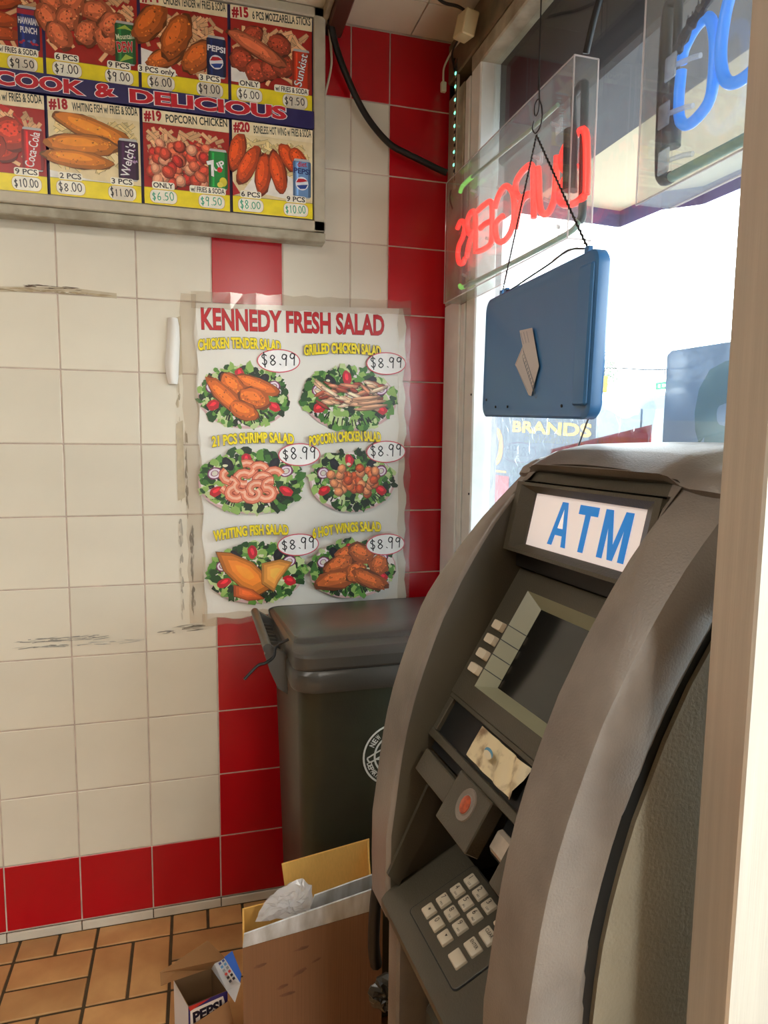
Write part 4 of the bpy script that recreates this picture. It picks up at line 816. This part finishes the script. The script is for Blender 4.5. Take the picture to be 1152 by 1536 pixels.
def interp(T_, z):
    if z <= T_[0][0]: return T_[0][1]
    for (z0, x0), (z1, x1) in zip(T_, T_[1:]):
        if z <= z1: return x0+(x1-x0)*(z-z0)/(z1-z0)
    return T_[-1][1]
fx = lambda z: interp(FR, z)-AX
rx_ = lambda z: interp(RR_, z)-AX
def panel_x(z):     # depth of the inset panel behind the side arches
    return interp([(.60, .395), (.80, .36), (.90, .37), (1.0, .345), (1.069, .355), (1.283, .486), (1.31, .474), (1.42, .492)], z)-AX
W2, WI = .21, .1386
zs = [.80, .83, .86, .89, .92, .95, .98, 1.01, 1.035, 1.067, 1.10, 1.128, 1.157, 1.184, 1.2, 1.216, 1.235, 1.265, 1.292, 1.313, 1.342, 1.36, 1.38, 1.40, 1.412]
for sgn, nm in ((1, 'side_arch'), (-1, 'side_arch')):
    secs = []
    for z in zs:
        f, r_ = fx(z), rx_(z); ip = max(panel_x(z)+.03, f+.02); e = .0015+max(0, z-1.24)*.11
        P = [(r_, W2), (f+e*4, W2), (f+e*1.2, W2-e*.9), (f, W2-e*4), (f, WI+.004), (f+.003, WI+.0008), (f+.006, WI), (ip, WI-.0005), (ip+.004, WI+.02), (max(r_, ip)+.004, W2-.03)]
        secs.append([(x, y*sgn, z) for x, y in P])
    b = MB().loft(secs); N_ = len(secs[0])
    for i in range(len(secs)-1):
        for j in range(6, 9): b.mi[i*N_+j] = 1  # inner arch walls take the darker plastic, partly to carry their shade
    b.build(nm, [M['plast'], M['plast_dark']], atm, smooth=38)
# lower cheeks and cabinet
for s_ in (1, -1):
    y0, y1 = sorted((s_*.190, s_*.150))
    MB().cbox(.312-AX, .40-AX, y0, y1, .0, .80, .004).build('lower_cheek', M['plast'], atm)
MB().cbox(.352-AX, .40-AX, -.150, .150, .02, .66, .012).build('cabinet_door', M['plast_dark'], atm)
MB().box(.372-AX, .74-AX, -.196, .196, .0, .80).build('cabinet', M['plast_dark'], atm)
sp_ = [(.30, 0), (.745, 0), (.745, 1.40), (.60, 1.40)]+[(interp(RR_, z)+.019, z-.004) for z in (1.38, 1.33, 1.286, 1.24, 1.192, 1.12, 1.08, 1.044, 1.008, .974, .937, .85, .7, .4, .1)][0:]
sp_ = [(.735, .0), (.735, 1.40), (.62, 1.402)]+[(interp(RR_, z)+.019, z-.004) for z in (1.37, 1.33, 1.286, 1.24, 1.192, 1.12, 1.08, 1.044, 1.008, .974, .937, .85, .7, .4)]+[(.364, .0)]
for s_ in (-1, 1): MB().prism([(x-AX, z) for x, z in sp_], tuple(sorted((s_*.2085, s_*.196))), lambda u, v, h: (u, h, v)).build('body_side', mat('atm_body_side', (150, 142, 124), .42, noise=.15, nscale=10, bump=.35, bscale=260), atm)
gp = [(interp(RR_, z)-.004, z) for z in (.3, .6, .85, .937, .974, 1.008, 1.044, 1.08, 1.12, 1.192, 1.24, 1.286, 1.33, 1.37)]; gq = [(x+.032, z) for x, z in gp][::-1]
for s_ in (-1, 1): MB().prism([(x-AX, z) for x, z in gp+gq], tuple(sorted((s_*.2035, s_*.19))), lambda u, v, h: (u, h, v)).build('black_gap', M['black'], atm)
MB().box(.705-AX, .733-AX, -.2, .2, .80, 1.40).build('back_panel', M['plast_dark'], atm)
# crown over the top
NYc = 36
cp = [(.498, 1.415, 0), (.490, 1.421, .2), (.500, 1.428, .55), (.520, 1.4355, .8), (.56, 1.442, 1), (.64, 1.4445, 1), (.72, 1.443, 1), (.735, 1.43, .8), (.742, 1.36, .3)]
cpS = [(.502, 1.398), (.4928, 1.4092), (.498, 1.418), (.514, 1.4275), (.555, 1.4365), (.64, 1.441), (.72, 1.440), (.735, 1.428), (.742, 1.36)]
secs = []
for (x, z, k), (xs_, zs_) in zip(cp, cpS):
    row = []
    for i in range(NYc+1):
        t = -1+2*i/NYc; y = t*W2; at = abs(t); ar = (1-at**2.4)*.010*k
        xx = x-(.012*(1-t*t) if x < .5 else 0)+.003; zz_ = z+ar
        q = max(0, min(1, (at-.58)/.12)); q = q*q*(3-2*q); e_ = max(0, (at-.74)/.26)**2
        xx = xx*(1-q)+xs_*q+(.030*e_ if x < .53 else 0); zz_ = zz_*(1-q)+zs_*q-.009*e_*(1 if z > 1.41 or q > .5 else 0)
        row.append((xx-AX, y, zz_))
    secs.append(row)
secs.append([(.742-AX, -W2+2*W2*i/NYc, 1.30) for i in range(NYc+1)])
cr_ = MB().loft(secs, False, False, False)
for s_, idx in ((-1, 0), (1, NYc)):
    ring_ = [s[idx] for s in secs]+[(.50-AX, s_*W2, 1.33)]; cr_.add(ring_, [tuple(range(len(ring_)))])
cr_.build('crown', M['plast'], atm, smooth=40)
# dark inside shell behind all panels
MB().box(.505-AX, .515-AX, -WI-.005, WI+.005, .60, 1.42).build('inner_shell', M['black'], atm)
# header face between crown edge and the sign box
def plane(x0, z0, x1, z1):
    d = Vector((x1-x0, 0, z1-z0)).normalized(); n_ = Vector((-d.z, 0, d.x))
    return lambda y, s, h: tuple(Vector((x0-AX, y, z0))+d*s+n_*h), d, n_
PA, dA, nA = plane(.455, 1.307, .474, 1.394); PB, dB, nB = plane(.353, 1.069, .484, 1.283); PD, dD, nD = plane(.306, .849, .395, .891)
hd = MB(); rows_ = []
for i in range(13):
    t = -1+i/6; y = t*WI; k = 1-t*t
    rows_.append([(.4895-.008*k-AX, y, 1.4175+.009*k), (.497-AX, y, 1.412), (.490-AX, y, 1.400), (.478-AX, y, 1.4005)])
hd.loft([list(r) for r in zip(*rows_)], False, False, False); hd.build('header_face', M['plast_dark'], atm)
def slab(P, y0, y1, s0, s1, h0, h1, c=0): 
    b = MB(); 
    if c: b.cbox(y0, y1, s0, s1, h0, h1, c); b.v = [P(*v) for v in b.v]
    else: b.box(y0, y1, s0, s1, h0, h1, lambda a_, b_, c_: P(a_, b_, c_))
    return b
# sign box
sb = MB()
O = [(-.1385, .0), (.1385, .0), (.1385, .094), (-.1385, .094)]; I = [(-.110, .013), (.105, .013), (.105, .082), (-.110, .082)]
def framed(b, P, O, I, ho, hi, hb, depth):
    k = 4; vs = [P(*o, hb) for o in O]+[P(*o, ho) for o in O]+[P(o[0]+(i[0]-o[0])*.35, o[1]+(i[1]-o[1])*.35, ho) for o, i in zip(O, I)]+[P(*i, hi) for i in I]+[P(*i, hi-depth) for i in I]
    fs = []
    for L in range(4):
        for j in range(4): a_, b2 = L*4+j, L*4+(j+1) % 4; fs.append((a_, b2, b2+4, a_+4))
    b.add(vs, fs); return b
framed(sb, PA, O, I, .002, -.008, -.03, .004).build('sign_frame', M['plast_dark'], atm)
ss = slab(PA, -.113, .108, .010, .085, -.014, -.011); face = ss.build('sign_face', mat('white_sign_face', (236, 224, 220), .3, emit=(236, 222, 216), estr=.3), atm)
a = Art(); Bc = (24, 116, 190)
def blk(P, ya, yb): a.poly([(-(ya+(yb-ya)*u), .021+.055*v) for u, v in P], Bc)
blk([(0, 0), (.24, 0), (.315, .26), (.315, .42), (.5, .86), (.72, .40), (.72, 0), (.98, 0), (.72, 1), (.30, 1)][:0] or [(0, 0), (.26, 0), (.33, .24), (.70, .24), (.75, 0), (1, 0), (.68, 1), (.36, 1)], .057, .0175)
a.poly([(-(.057-.0395*u), .021+.055*v) for u, v in ((.38, .40), (.66, .40), (.53, .84))], (236, 224, 220))
blk([(.36, 0), (.64, 0), (.64, .80), (1, .80), (1, 1), (0, 1), (0, .80), (.36, .80)], .006, -.031)
blk([(0, 0), (.22, 0), (.22, .62), (.40, 0), (.60, 0), (.78, .62), (.78, 0), (1, 0), (1, 1), (.72, 1), (.5, .32), (.28, 1), (0, 1)], -.0425, -.0895)
a.build('sign_letters', M['litprint'], atm, lambda u, v, h: PA(-u, v, -.0105+h))
MB().box(.474-AX, .50-AX, -WI, WI, 1.283, 1.306).build('shadow_gap', M['black'], atm)
# main sloping panel round the screen
pn = MB(); O = [(-WI, .053), (WI, .053), (WI, .246), (-WI, .246)]; I = [(-.095, .077), (.095, .077), (.095, .220), (-.095, .220)]
k0 = [PB(*o, -.012) for o in O]+[PB(*o, 0) for o in O]+[PB(*i, 0) for i in I]
pn.add(k0, [(j+4*L, (j+1) % 4+4*L, (j+1) % 4+4+4*L, j+4+4*L) for L in range(2) for j in range(4)]); pn.build('screen_panel', M['plast_dark'], atm)
bv = MB(); J = [(-.071, .091), (.071, .091), (.071, .206), (-.071, .206)]
bv.add([PB(*i, 0) for i in I]+[PB(*j, -.016) for j in J], [(j, (j+1) % 4, (j+1) % 4+4, j+4) for j in range(4)]); bv.build('screen_bevel', mat('bevel_plastic', (150, 148, 122), .4, noise=.1), atm)
sc2 = slab(PB, -.073, .073, .089, .208, -.020, -.0165); sc2.build('screen', mat('dark_screen', (14, 15, 14), .12, spec=.8), atm)
for s_ in (.161, .140, .118, .096):
    for sg_ in (1, -1):
        b = MB(); yc = sg_*.110; b.loft([[PB(yc+x, s_+y, h) for x, y, _ in rrect(-.0115*k, .0115*k, -.0062*k, .0062*k, .002*k, 0, 3)] for h, k in ((0, 1.05), (.004, 1), (.0065, .92))]); b.build('function_button', M['key'], atm, smooth=50)
        y0, y1 = sorted((sg_*.072, sg_*.095)); 
        f0 = PB(sg_*.095, s_-.004+.011, .0004); f1 = PB(sg_*.071, s_+.006, -.0152)
        MB().tube([f0, f1], .0006, 5).build('bevel_line', M['black'], atm)
# receipt recess
MB().add([PB(-WI, -.003, -.008), PB(WI, -.003, -.008), PB(WI, .047, -.008), PB(-WI, .047, -.008), PB(-WI, -.003, -.02), PB(WI, -.003, -.02), PB(WI, .047, -.02), PB(-WI, .047, -.02)], [(0, 1, 2, 3), (4, 5, 6, 7), (0, 1, 5, 4), (2, 3, 7, 6), (0, 3, 7, 4), (1, 2, 6, 5)]).build('receipt_tray', M['black'], atm)
slab(PB, -WI, WI, .046, .0525, -.012, -.001, .001).build('panel_lip', M['plast_dark'], atm)
slab(PB, .1275, WI, -.002, .046, -.01, -.002, .001).build('tray_edge', M['plast_dark'], atm)
slab(PB, -WI, WI, -.0125, -.002, -.012, -.001, .001).build('tray_sill', M['plast_dark'], atm)
# card reader strip and plates
slab(PB, -.052, .028, -.074, -.012, -.016, .004, .0015).build('card_reader_plate', M['plast_dark'], atm)
cs = MB(); cs.loft([[PB(-.014+r*math.cos(t*PI/12), -.036+r*1.1*math.sin(t*PI/12), h) for t in range(24)] for r, h in ((.0175, .004), (.0165, .0055), (.011, .0045), (.0098, .0055))], True, True); cs.build('card_slot_ring', M['plast'], atm, smooth=30)
b = MB(); b.loft([[PB(-.014+r*math.cos(t*PI/12), -.036+r*1.15*math.sin(t*PI/12), h) for t in range(24)] for r, h in ((.0096, .005), (.0088, .0062), (.005, .0068))]); b.build('orange_lens', mat('orange_lens', (196, 84, 46), .2, noise=.5, nscale=160), atm, smooth=40)
slab(PB, .030, .122, -.058, -.027, -.012, .001, .0015).build('receipt_slot_plate', M['plast_dark'], atm)
slab(PB, .028, .1386, -.027, -.012, -.03, -.016).build('receipt_slot', M['black'], atm)
slab(PB, -WI, -.10, -.074, -.012, -.012, 0, .0015).build('lower_plate', M['plast_dark'], atm)
slab(PB, -.098, -.056, -.060, -.014, -.034, -.022).build('cash_slot', M['black'], atm)
b = slab(PB, -.096, -.058, -.056, -.030, -.022, -.012, .004); b.build('metal_card_chute', M['steel'], atm)
# cavity walls under the reader
MB().prism([(.315, 1.005), (.40, 1.02), (.50, 1.06), (.50, .93), (.40, .893), (.395, .889)][::-1] if False else [(.47, .885), (.475, 1.06), (.50, 1.06), (.50, .885)], (-WI, WI), lambda u, v, h: (u-AX, h, v)).build('cavity_back', M['black'], atm)
# inner ledge strips on the side walls
for s_ in (1, -1):
    q = [(.290, .868), (.319, .929), (.346, .985), (.368, .985), (.349, .923), (.306, .849)]
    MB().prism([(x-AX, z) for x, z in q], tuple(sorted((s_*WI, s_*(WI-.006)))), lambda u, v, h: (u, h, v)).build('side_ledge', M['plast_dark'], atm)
# keypad deck
dk = MB(); secs = []
prof = [(.395, .891), (.306, .849), (.296, .8435), (.288, .838), (.283, .831), (.283, .822), (.288, .812), (.33, .74), (.372, .69), (.395, .70)]
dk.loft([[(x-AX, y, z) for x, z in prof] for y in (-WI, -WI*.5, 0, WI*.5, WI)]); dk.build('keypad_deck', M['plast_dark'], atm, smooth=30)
kp = MB(); kp.loft([[PD(x, y, h) for x, y, _ in rrect(-.052-e, .0845+e, -.003-e, .0985+e, .006, 0, 4)] for h, e in ((.0002, .0), (.0012, 0), (.0016, -.0008))]); 
o = MB().loft([[PD(x, y, h) for x, y, _ in rrect(-.0535, .086, -.0045, .100, .007, 0, 4)] for h in (-.001, .0007)]).build('keypad_gasket', M['black'], atm)
kp.build('keypad_plate', M['plast_dark'], atm)
def key(yc, sc, txt, sub, big=1):
    b = MB(); w_, h_ = .0088*big, .0078
    b.loft([[PD(yc+x, sc+y, h) for x, y, _ in rrect(-w_*k, w_*k, -h_*k, h_*k, .0016, 0, 3)] for h, k in ((.0014, 1.06), (.0040, 1.0), (.0048, .93))]); ko = b.build('key', M['key'], atm, smooth=45)
    q = Art(); Kc = (40, 30, 26)
    if txt in ('*', 'v'):
        if txt == '*':
            for t in range(3): an = t*PI/3; q.line([(-.0022*math.cos(an), .0015-.0022*math.sin(an)), (.0022*math.cos(an), .0015+.0022*math.sin(an))], .0008, Kc)
        else: q.poly([(-.002, .0035), (.002, .0035), (0, .0005)], Kc)
    elif txt and len(txt) == 1: q.text(txt, (-.0052, -.0008) if txt != '1' else (-.004, -.0008), (-.0012, -.0008) if txt != '1' else (-.003, -.0008), .0068, Kc, 0.0)
    elif txt: q.text(txt, (-.0078, .0006), (.0072, .0006), .0042, Kc, .01)
    if sub: q.text(sub, (.0005, -.0055), (.0068, -.0055), .0026, Kc, 0)
    if q.f: q.build('key_legend', M['signprint'], ko, lambda u, v, h: PD(yc-u, sc+v, .0050+h))
KX = [.0625, .0378, .0132]; KS = [.0825, .0612, .0397, .018]
for (r_, c_, t, sb_) in ((0, 0, '1', 'QZ'), (0, 1, '2', 'ABC'), (0, 2, '3', 'DEF'), (1, 0, '4', 'GHI'), (1, 1, '5', 'JKL'), (1, 2, '6', 'MNO'), (2, 0, '7', 'PRS'), (2, 1, '8', 'TUV'), (2, 2, '9', 'WXY'), (3, 0, '*', ''), (3, 1, '0', ''), (3, 2, 'v', '')): key(KX[c_], KS[r_], t, sb_)
key(-.0215, KS[3], '', '', 1.25); key(-.0215, KS[2], 'ENTER', '', 1.25); key(-.0215, KS[1], 'CLEAR', '', 1.25); key(-.0215, KS[0], 'CANCEL', '', 1.25)
# crumpled receipts lying in the recess
b = MB(); n1, n2 = 22, 8; rr = random.Random(8); vs = []
for i in range(n1+1):
    for j in range(n2+1):
        y = .046-.116*i/n1; s_ = .003+.040*j/n2; h = -.0055+.006*math.sin(i*.9+j*.5)*(.3+.7*i/n1)**2*rr.uniform(.4, 1)+.004*i/n1; vs.append(PB(y, s_, h))
b.add(vs, [(i*(n2+1)+j, i*(n2+1)+j+1, (i+1)*(n2+1)+j+1, (i+1)*(n2+1)+j) for i in range(n1) for j in range(n2)])
o = b.build('receipt_paper', mat('receipt_paper', (224, 206, 166), .5, noise=.35, nscale=45, col2=(140, 112, 84), lo=.3, hi=.5), smooth=60); Mloc = Matrix.Translation(ao) @ Matrix.Rotation(PSI, 4, 'Z')
o.data.transform(Mloc); tag(o, 'crumpled pale receipt slip lying in the tray below the cash machine screen', 'paper')
a = Art(); a.ell(0, 0, .010, .005, (90, 150, 180), .1); a.ell(.0, -.0025, .009, .004, (214, 200, 168), .1)
a.build('blue_print', M['signprint'], o, lambda u, v, h: tuple(Mloc @ Vector(PB(u-.004, v+.026, .004+h))))

# ================================================================== outside the window
asph = mat('asphalt', (120, 124, 128), .8, noise=.2, nscale=2); conc = mat('pavement', (176, 174, 168), .8, noise=.15, nscale=3)
tag(MB().box(.12, 90, -60, 120, -.25, -.16).build('ground', asph), kind='structure')
tag(MB().box(.12, 2.3, -40, 60, -.16, -.03).build('pavement', conc), kind='structure')
pier = mat('outer_pier', (176, 168, 170), .7, noise=.15, nscale=4)
tag(MB().box(.06, .32, .345, .9, -.1, 2.9).build('wall_outer', pier), kind='structure')
tag(MB().box(.05, .12, -.13, .345, -.1, 2.9).build('trim_5', pier), kind='structure')
# roll gate housing and canopy
rg_ = empty('trim_6', (0, 0, 0)); tag(rg_, kind='structure')
dkm = mat('gate_housing', (60, 56, 60), .5, noise=.25, nscale=5)
MB().cbox(.10, .34, -4.4, .34, 2.245, 2.9, .01).build('gate_housing', dkm, rg_)
cn = empty('shop_canopy', (.6, -.6, 2.3)); tag(cn, 'beige canopy with purple hem seen through the window above the street', 'canopy')
cvs = mat('canopy_cloth', (205, 190, 160), .7, noise=.12, nscale=5); hem = mat('purple_hem', (70, 50, 104), .6, noise=.1)
CP = [(.34, -4.0), (.34, .32), (.84, .36), (.86, .14), (.96, .05), (.98, -.4), (1.2, -.42), (1.2, -4.0)]
MB().prism([(x-.6, y+.6) for x, y in CP], (.04, .06), lambda u, v, h: (u, v, h)).build('cloth', cvs, cn)
for i in range(1, len(CP)-1):
    (xa, ya), (xb, yb) = CP[i], CP[i+1]; d_ = Vector((xb-xa, yb-ya, 0)); n_ = Vector((-d_.y, d_.x, 0)).normalized()*.006
    MB().add([(xa-.6, ya+.6, -.02), (xb-.6, yb+.6, -.02), (xb-.6, yb+.6, .06), (xa-.6, ya+.6, .06), (xa-.6+n_.x, ya+.6+n_.y, -.02), (xb-.6+n_.x, yb+.6+n_.y, -.02), (xb-.6+n_.x, yb+.6+n_.y, .06), (xa-.6+n_.x, ya+.6+n_.y, .06)], [(0, 1, 2, 3), (4, 5, 6, 7), (0, 1, 5, 4), (3, 2, 6, 7), (0, 3, 7, 4), (1, 2, 6, 5)]).build('hem', hem, cn)
# posters leaning outside against the glass
def sheet(name, label, cat, x, y0, y1, z0, z1, m, th=.004, tl=0, cor=0):
    o = empty(name, (x, (y0+y1)/2, z0)); tag(o, label, cat); hy = (y1-y0)/2; h = z1-z0
    MB().prism([(-hy, 0), (hy, 0), (hy, h-tl), (hy-cor, h-tl+cor*.6), (-hy, h)] if cor else [(-hy, 0), (hy, 0), (hy, h-tl), (-hy, h)], (0, th), lambda u, v, t: (t, u, v)).build('sheet', m, o); return o
bs = sheet('display_board', 'tall greyish board showing a large reversed letter B outside the window', 'board', .10, -1.32, -.915, .9, 1.617, glassy('grey_board', haze=.97, hazecol=(.36, .40, .46), rough=.5), .004, .0, .012)
a = Art(); OL = (88, 108, 84)
a.text('B', (-.05, 0), (.10, 0), .26, OL, .05); a.build('letter', glassy('board_print', (.86, .93, .84), haze=.3, hazecol=(.30, .42, .28), rough=.5), bs, lambda u, v, h: (-.0008-h, .055+u-.02, v+.415))
rs = sheet('red_sign', 'red paper sign with reversed white lettering just above the cash machine top', 'sign', .096, -.884, -.50, 1.15, 1.487, glassy('red_paper', haze=.97, hazecol=(.45, .02, .045), rough=.5), .002, .055)
a = Art(); a.text('Pi', (0, 0), (-.10, 0), .03, (240, 200, 180), .02); a.build('letters', printmat('red_print', .6), rs, lambda u, v, h: (-.0008-h, u-.03, v+.296))
# wrinkled clear wrap round them
b = MB(); n1, n2 = 60, 26; rr = random.Random(21); vs = []
for i in range(n1+1):
    for j in range(n2+1):
        y = -.905+(.75)*i/n1; zt = 1.535-.03*math.sin(i*.22)+.006*rr.uniform(-1, 1); z = 1.0+(zt-1.0)*j/n2; vs.append((.085+.008*math.sin(i*1.3+j*.8)*rr.uniform(.2, 1)+.004*rr.uniform(-1, 1), y, z))
b.add(vs, [(i*(n2+1)+j, i*(n2+1)+j+1, (i+1)*(n2+1)+j+1, (i+1)*(n2+1)+j) for i in range(n1) for j in range(n2)])
o = b.build('plastic_wrap', glassy('wrinkled_wrap', (.92, .95, .97), haze=.3, hazecol=(.26, .30, .33), rough=.1)); tag(o, 'wrinkled clear plastic wrap standing outside behind the window glass', 'plastic wrap')
# dark shop board with yellow lettering across the way
vn = empty('lettered_board', (1.6, 3.3, .0)); tag(vn, 'dark blue board with yellow lettering outside, seen below the hanging sign', 'sign board')
ddk = mat('dark_blue_board', (34, 44, 60), .6, noise=.3, nscale=3)
MB().cbox(0, .05, -1.6, 1.5, .35, 1.655, .01).build('board', ddk, vn)
for y in (-1.4, 1.3): MB().cbox(.0, .05, y-.03, y+.03, -.03, .35, .004).build('leg', ddk, vn)
a = Art(); YL = (190, 140, 20)
a.text("THE", (-.30, 1.515), (.06, 1.515), .075, YL, .03); a.text("BRANDS", (.54, 1.52), (1.62, 1.478), .078, YL, .03)
a.ell(.26, 1.40, .12, .15, (176, 108, 20)); a.ell(.22, 1.40, .085, .12, (50, 54, 60)); a.rect(-.15, .45, 1.195, 1.21, (170, 116, 20)); a.rect(-.3, .5, .95, 1.17, (120, 14, 24))
a.build('lettering', printmat('board_lettering', .6), vn, lambda u, v, h: (-.002-h, -u, v))
# parked car
cr2 = empty('parked_car', (5.2, 4.4, -.16), math.radians(90)); tag(cr2, 'dark blue car parked at the kerb, seen above the red sign', 'car')
cpnt = mat('car_paint', (26, 44, 62), .25, coat=.6); cgl = mat('car_glass', (50, 66, 78), .08, spec=.9)
L_ = [(-2.6, .35), (-2.6, .95), (-2.45, 1.22), (-1.3, 1.30), (-.75, 1.82), (-.3, 1.90), (1.5, 1.90), (2.1, 1.80), (2.5, 1.25), (2.6, .8), (2.55, .35)]
L_ = [(x, z*1.14) for x, z in L_]
MB().loft([[(x*k, y, .35+(z-.35)*kz) for x, z in L_] for y, k, kz in ((-.95, .97, .9), (-.90, 1, .98), (0, 1, 1.02), (.90, 1, .98), (.95, .97, .9))]).build('body', cpnt, cr2, smooth=30)
for s_ in (-1, 1):
    for q in ([(-.65, 1.32), (-.32, 1.74), (.35, 1.76), (.35, 1.32)], [(.42, 1.32), (.42, 1.76), (1.5, 1.76), (2.0, 1.35)]): MB().prism([(a0, b0*1.13) for a0, b0 in q], tuple(sorted((s_*.93, s_*.962))), lambda u, v, h: (u, h, v)).build('side_window', cgl, cr2)
    for x in (-1.65, 1.6): MB().cyl((x, s_*.97, .35), (x, s_*.75, .35), .35, 24).build('wheel', M['cable'], cr2, smooth=40)
# traffic light, wire, street name sign, tree
tl_ = empty('traffic_light', (25, 37.2, 4.7)); tag(tl_, 'yellow traffic light hanging from a wire across the street', 'traffic light'); yel = mat('signal_yellow', (170, 118, 10), .5)
MB().cbox(-.18, .18, -.19, .19, -.1, .95, .04).build('housing', yel, tl_)
for k in range(3): 
    MB().cyl((-.19, 0, .1+k*.32), (-.30, -.02, .08+k*.32), .13, 14).build('visor', yel, tl_); MB().cyl((-.18, 0, .1+k*.32), (-.2, 0, .1+k*.32), .11, 14).build('lens', M['black'], tl_)
MB().cyl((0, 0, .95), (0, 0, 1.42), .025, 8).build('hanger', M['chain'], tl_)
o = MB().tube(smooth_path([(25, 50, 6.9), (25, 37.2, 6.15), (25.2, 31.5, 5.55), (25.5, 20, 5.2)], 8), .045, 6).build('overhead_wire', M['chain']); tag(o, 'dark overhead wire carrying the traffic light', 'wire')
st = empty('street_sign', (25.2, 31.5, 4.44)); tag(st, 'green street name sign hanging from the overhead wire', 'street sign')
MB().cbox(-.02, .02, -1.6, .75, 0, .42, .01).build('plate', mat('sign_green', (4, 90, 54), .5, emit=(20, 120, 80), estr=.0), st); MB().cyl((0, 0, .42), (0, 0, 1.1), .03, 8).build('hanger', M['chain'], st)
a = Art(); 
for k, (x0, x1) in enumerate(((-.5, -.3), (-.15, .05), (.12, .3), (.36, .52), (.6, .8))): a.rect(x0, x1, .12, .28, (226, 240, 232))
a.build('white_marks', M['signprint'], st, lambda u, v, h: (-.03-h, -u, v))
tr = empty('street_tree', (42, 64, -.16)); tag(tr, 'thin leafy tree top far down the street beside the hanging sign', 'tree')
MB().tube([(0, 0, 0), (.2, .3, 3), (.1, -.2, 6), (.3, -.3, 8.5)], [.22, .18, .12, .05], 8).build('trunk', mat('bark', (96, 86, 76), .8), tr)
b = MB(); rr = random.Random(2)
for k in range(900):
    t = rr.uniform(0, 2*PI); u = rr.uniform(-1, 1); q = rr.uniform(.3, 1)**.5; x, y, z = 2.1*q*math.cos(t)*math.sqrt(1-u*u), 2.1*q*math.sin(t)*math.sqrt(1-u*u), 9.2+2.0*q*u; s_ = .14
    d1 = Vector((rr.uniform(-1, 1), rr.uniform(-1, 1), rr.uniform(-1, 1))).normalized()*s_; d2 = d1.orthogonal().normalized()*s_; p = Vector((x, y, z)); b.add([p-d1, p+d2, p+d1, p-d2], [(0, 1, 2, 3)])
o = b.build('foliage', mat('leaves', (120, 140, 110), .7, noise=.3), tr, fix=False); tag(o, kind='stuff')
# ceiling lamps (the fittings whose light reaches the wall)
for loc, lb in (((-.28, -3.75, 2.6), 'ceiling lamp fitting nearest the window wall'), ((-1.75, -1.45, 2.6), 'ceiling lamp fitting nearest the menu board')):
    cl = empty('ceiling_lamp', loc, PI/2 if loc[0] > -1 else 0); tag(cl, lb, 'lamp'); MB().cbox(-.62, .62, -.17, .17, .004, .03, .003).build('housing', M['ivory'], cl)
    MB().box(-.58, .58, -.13, .13, -.002, .004).build('diffuser', glow('lamp_diffuser', (255, 244, 224), 3.0), cl)
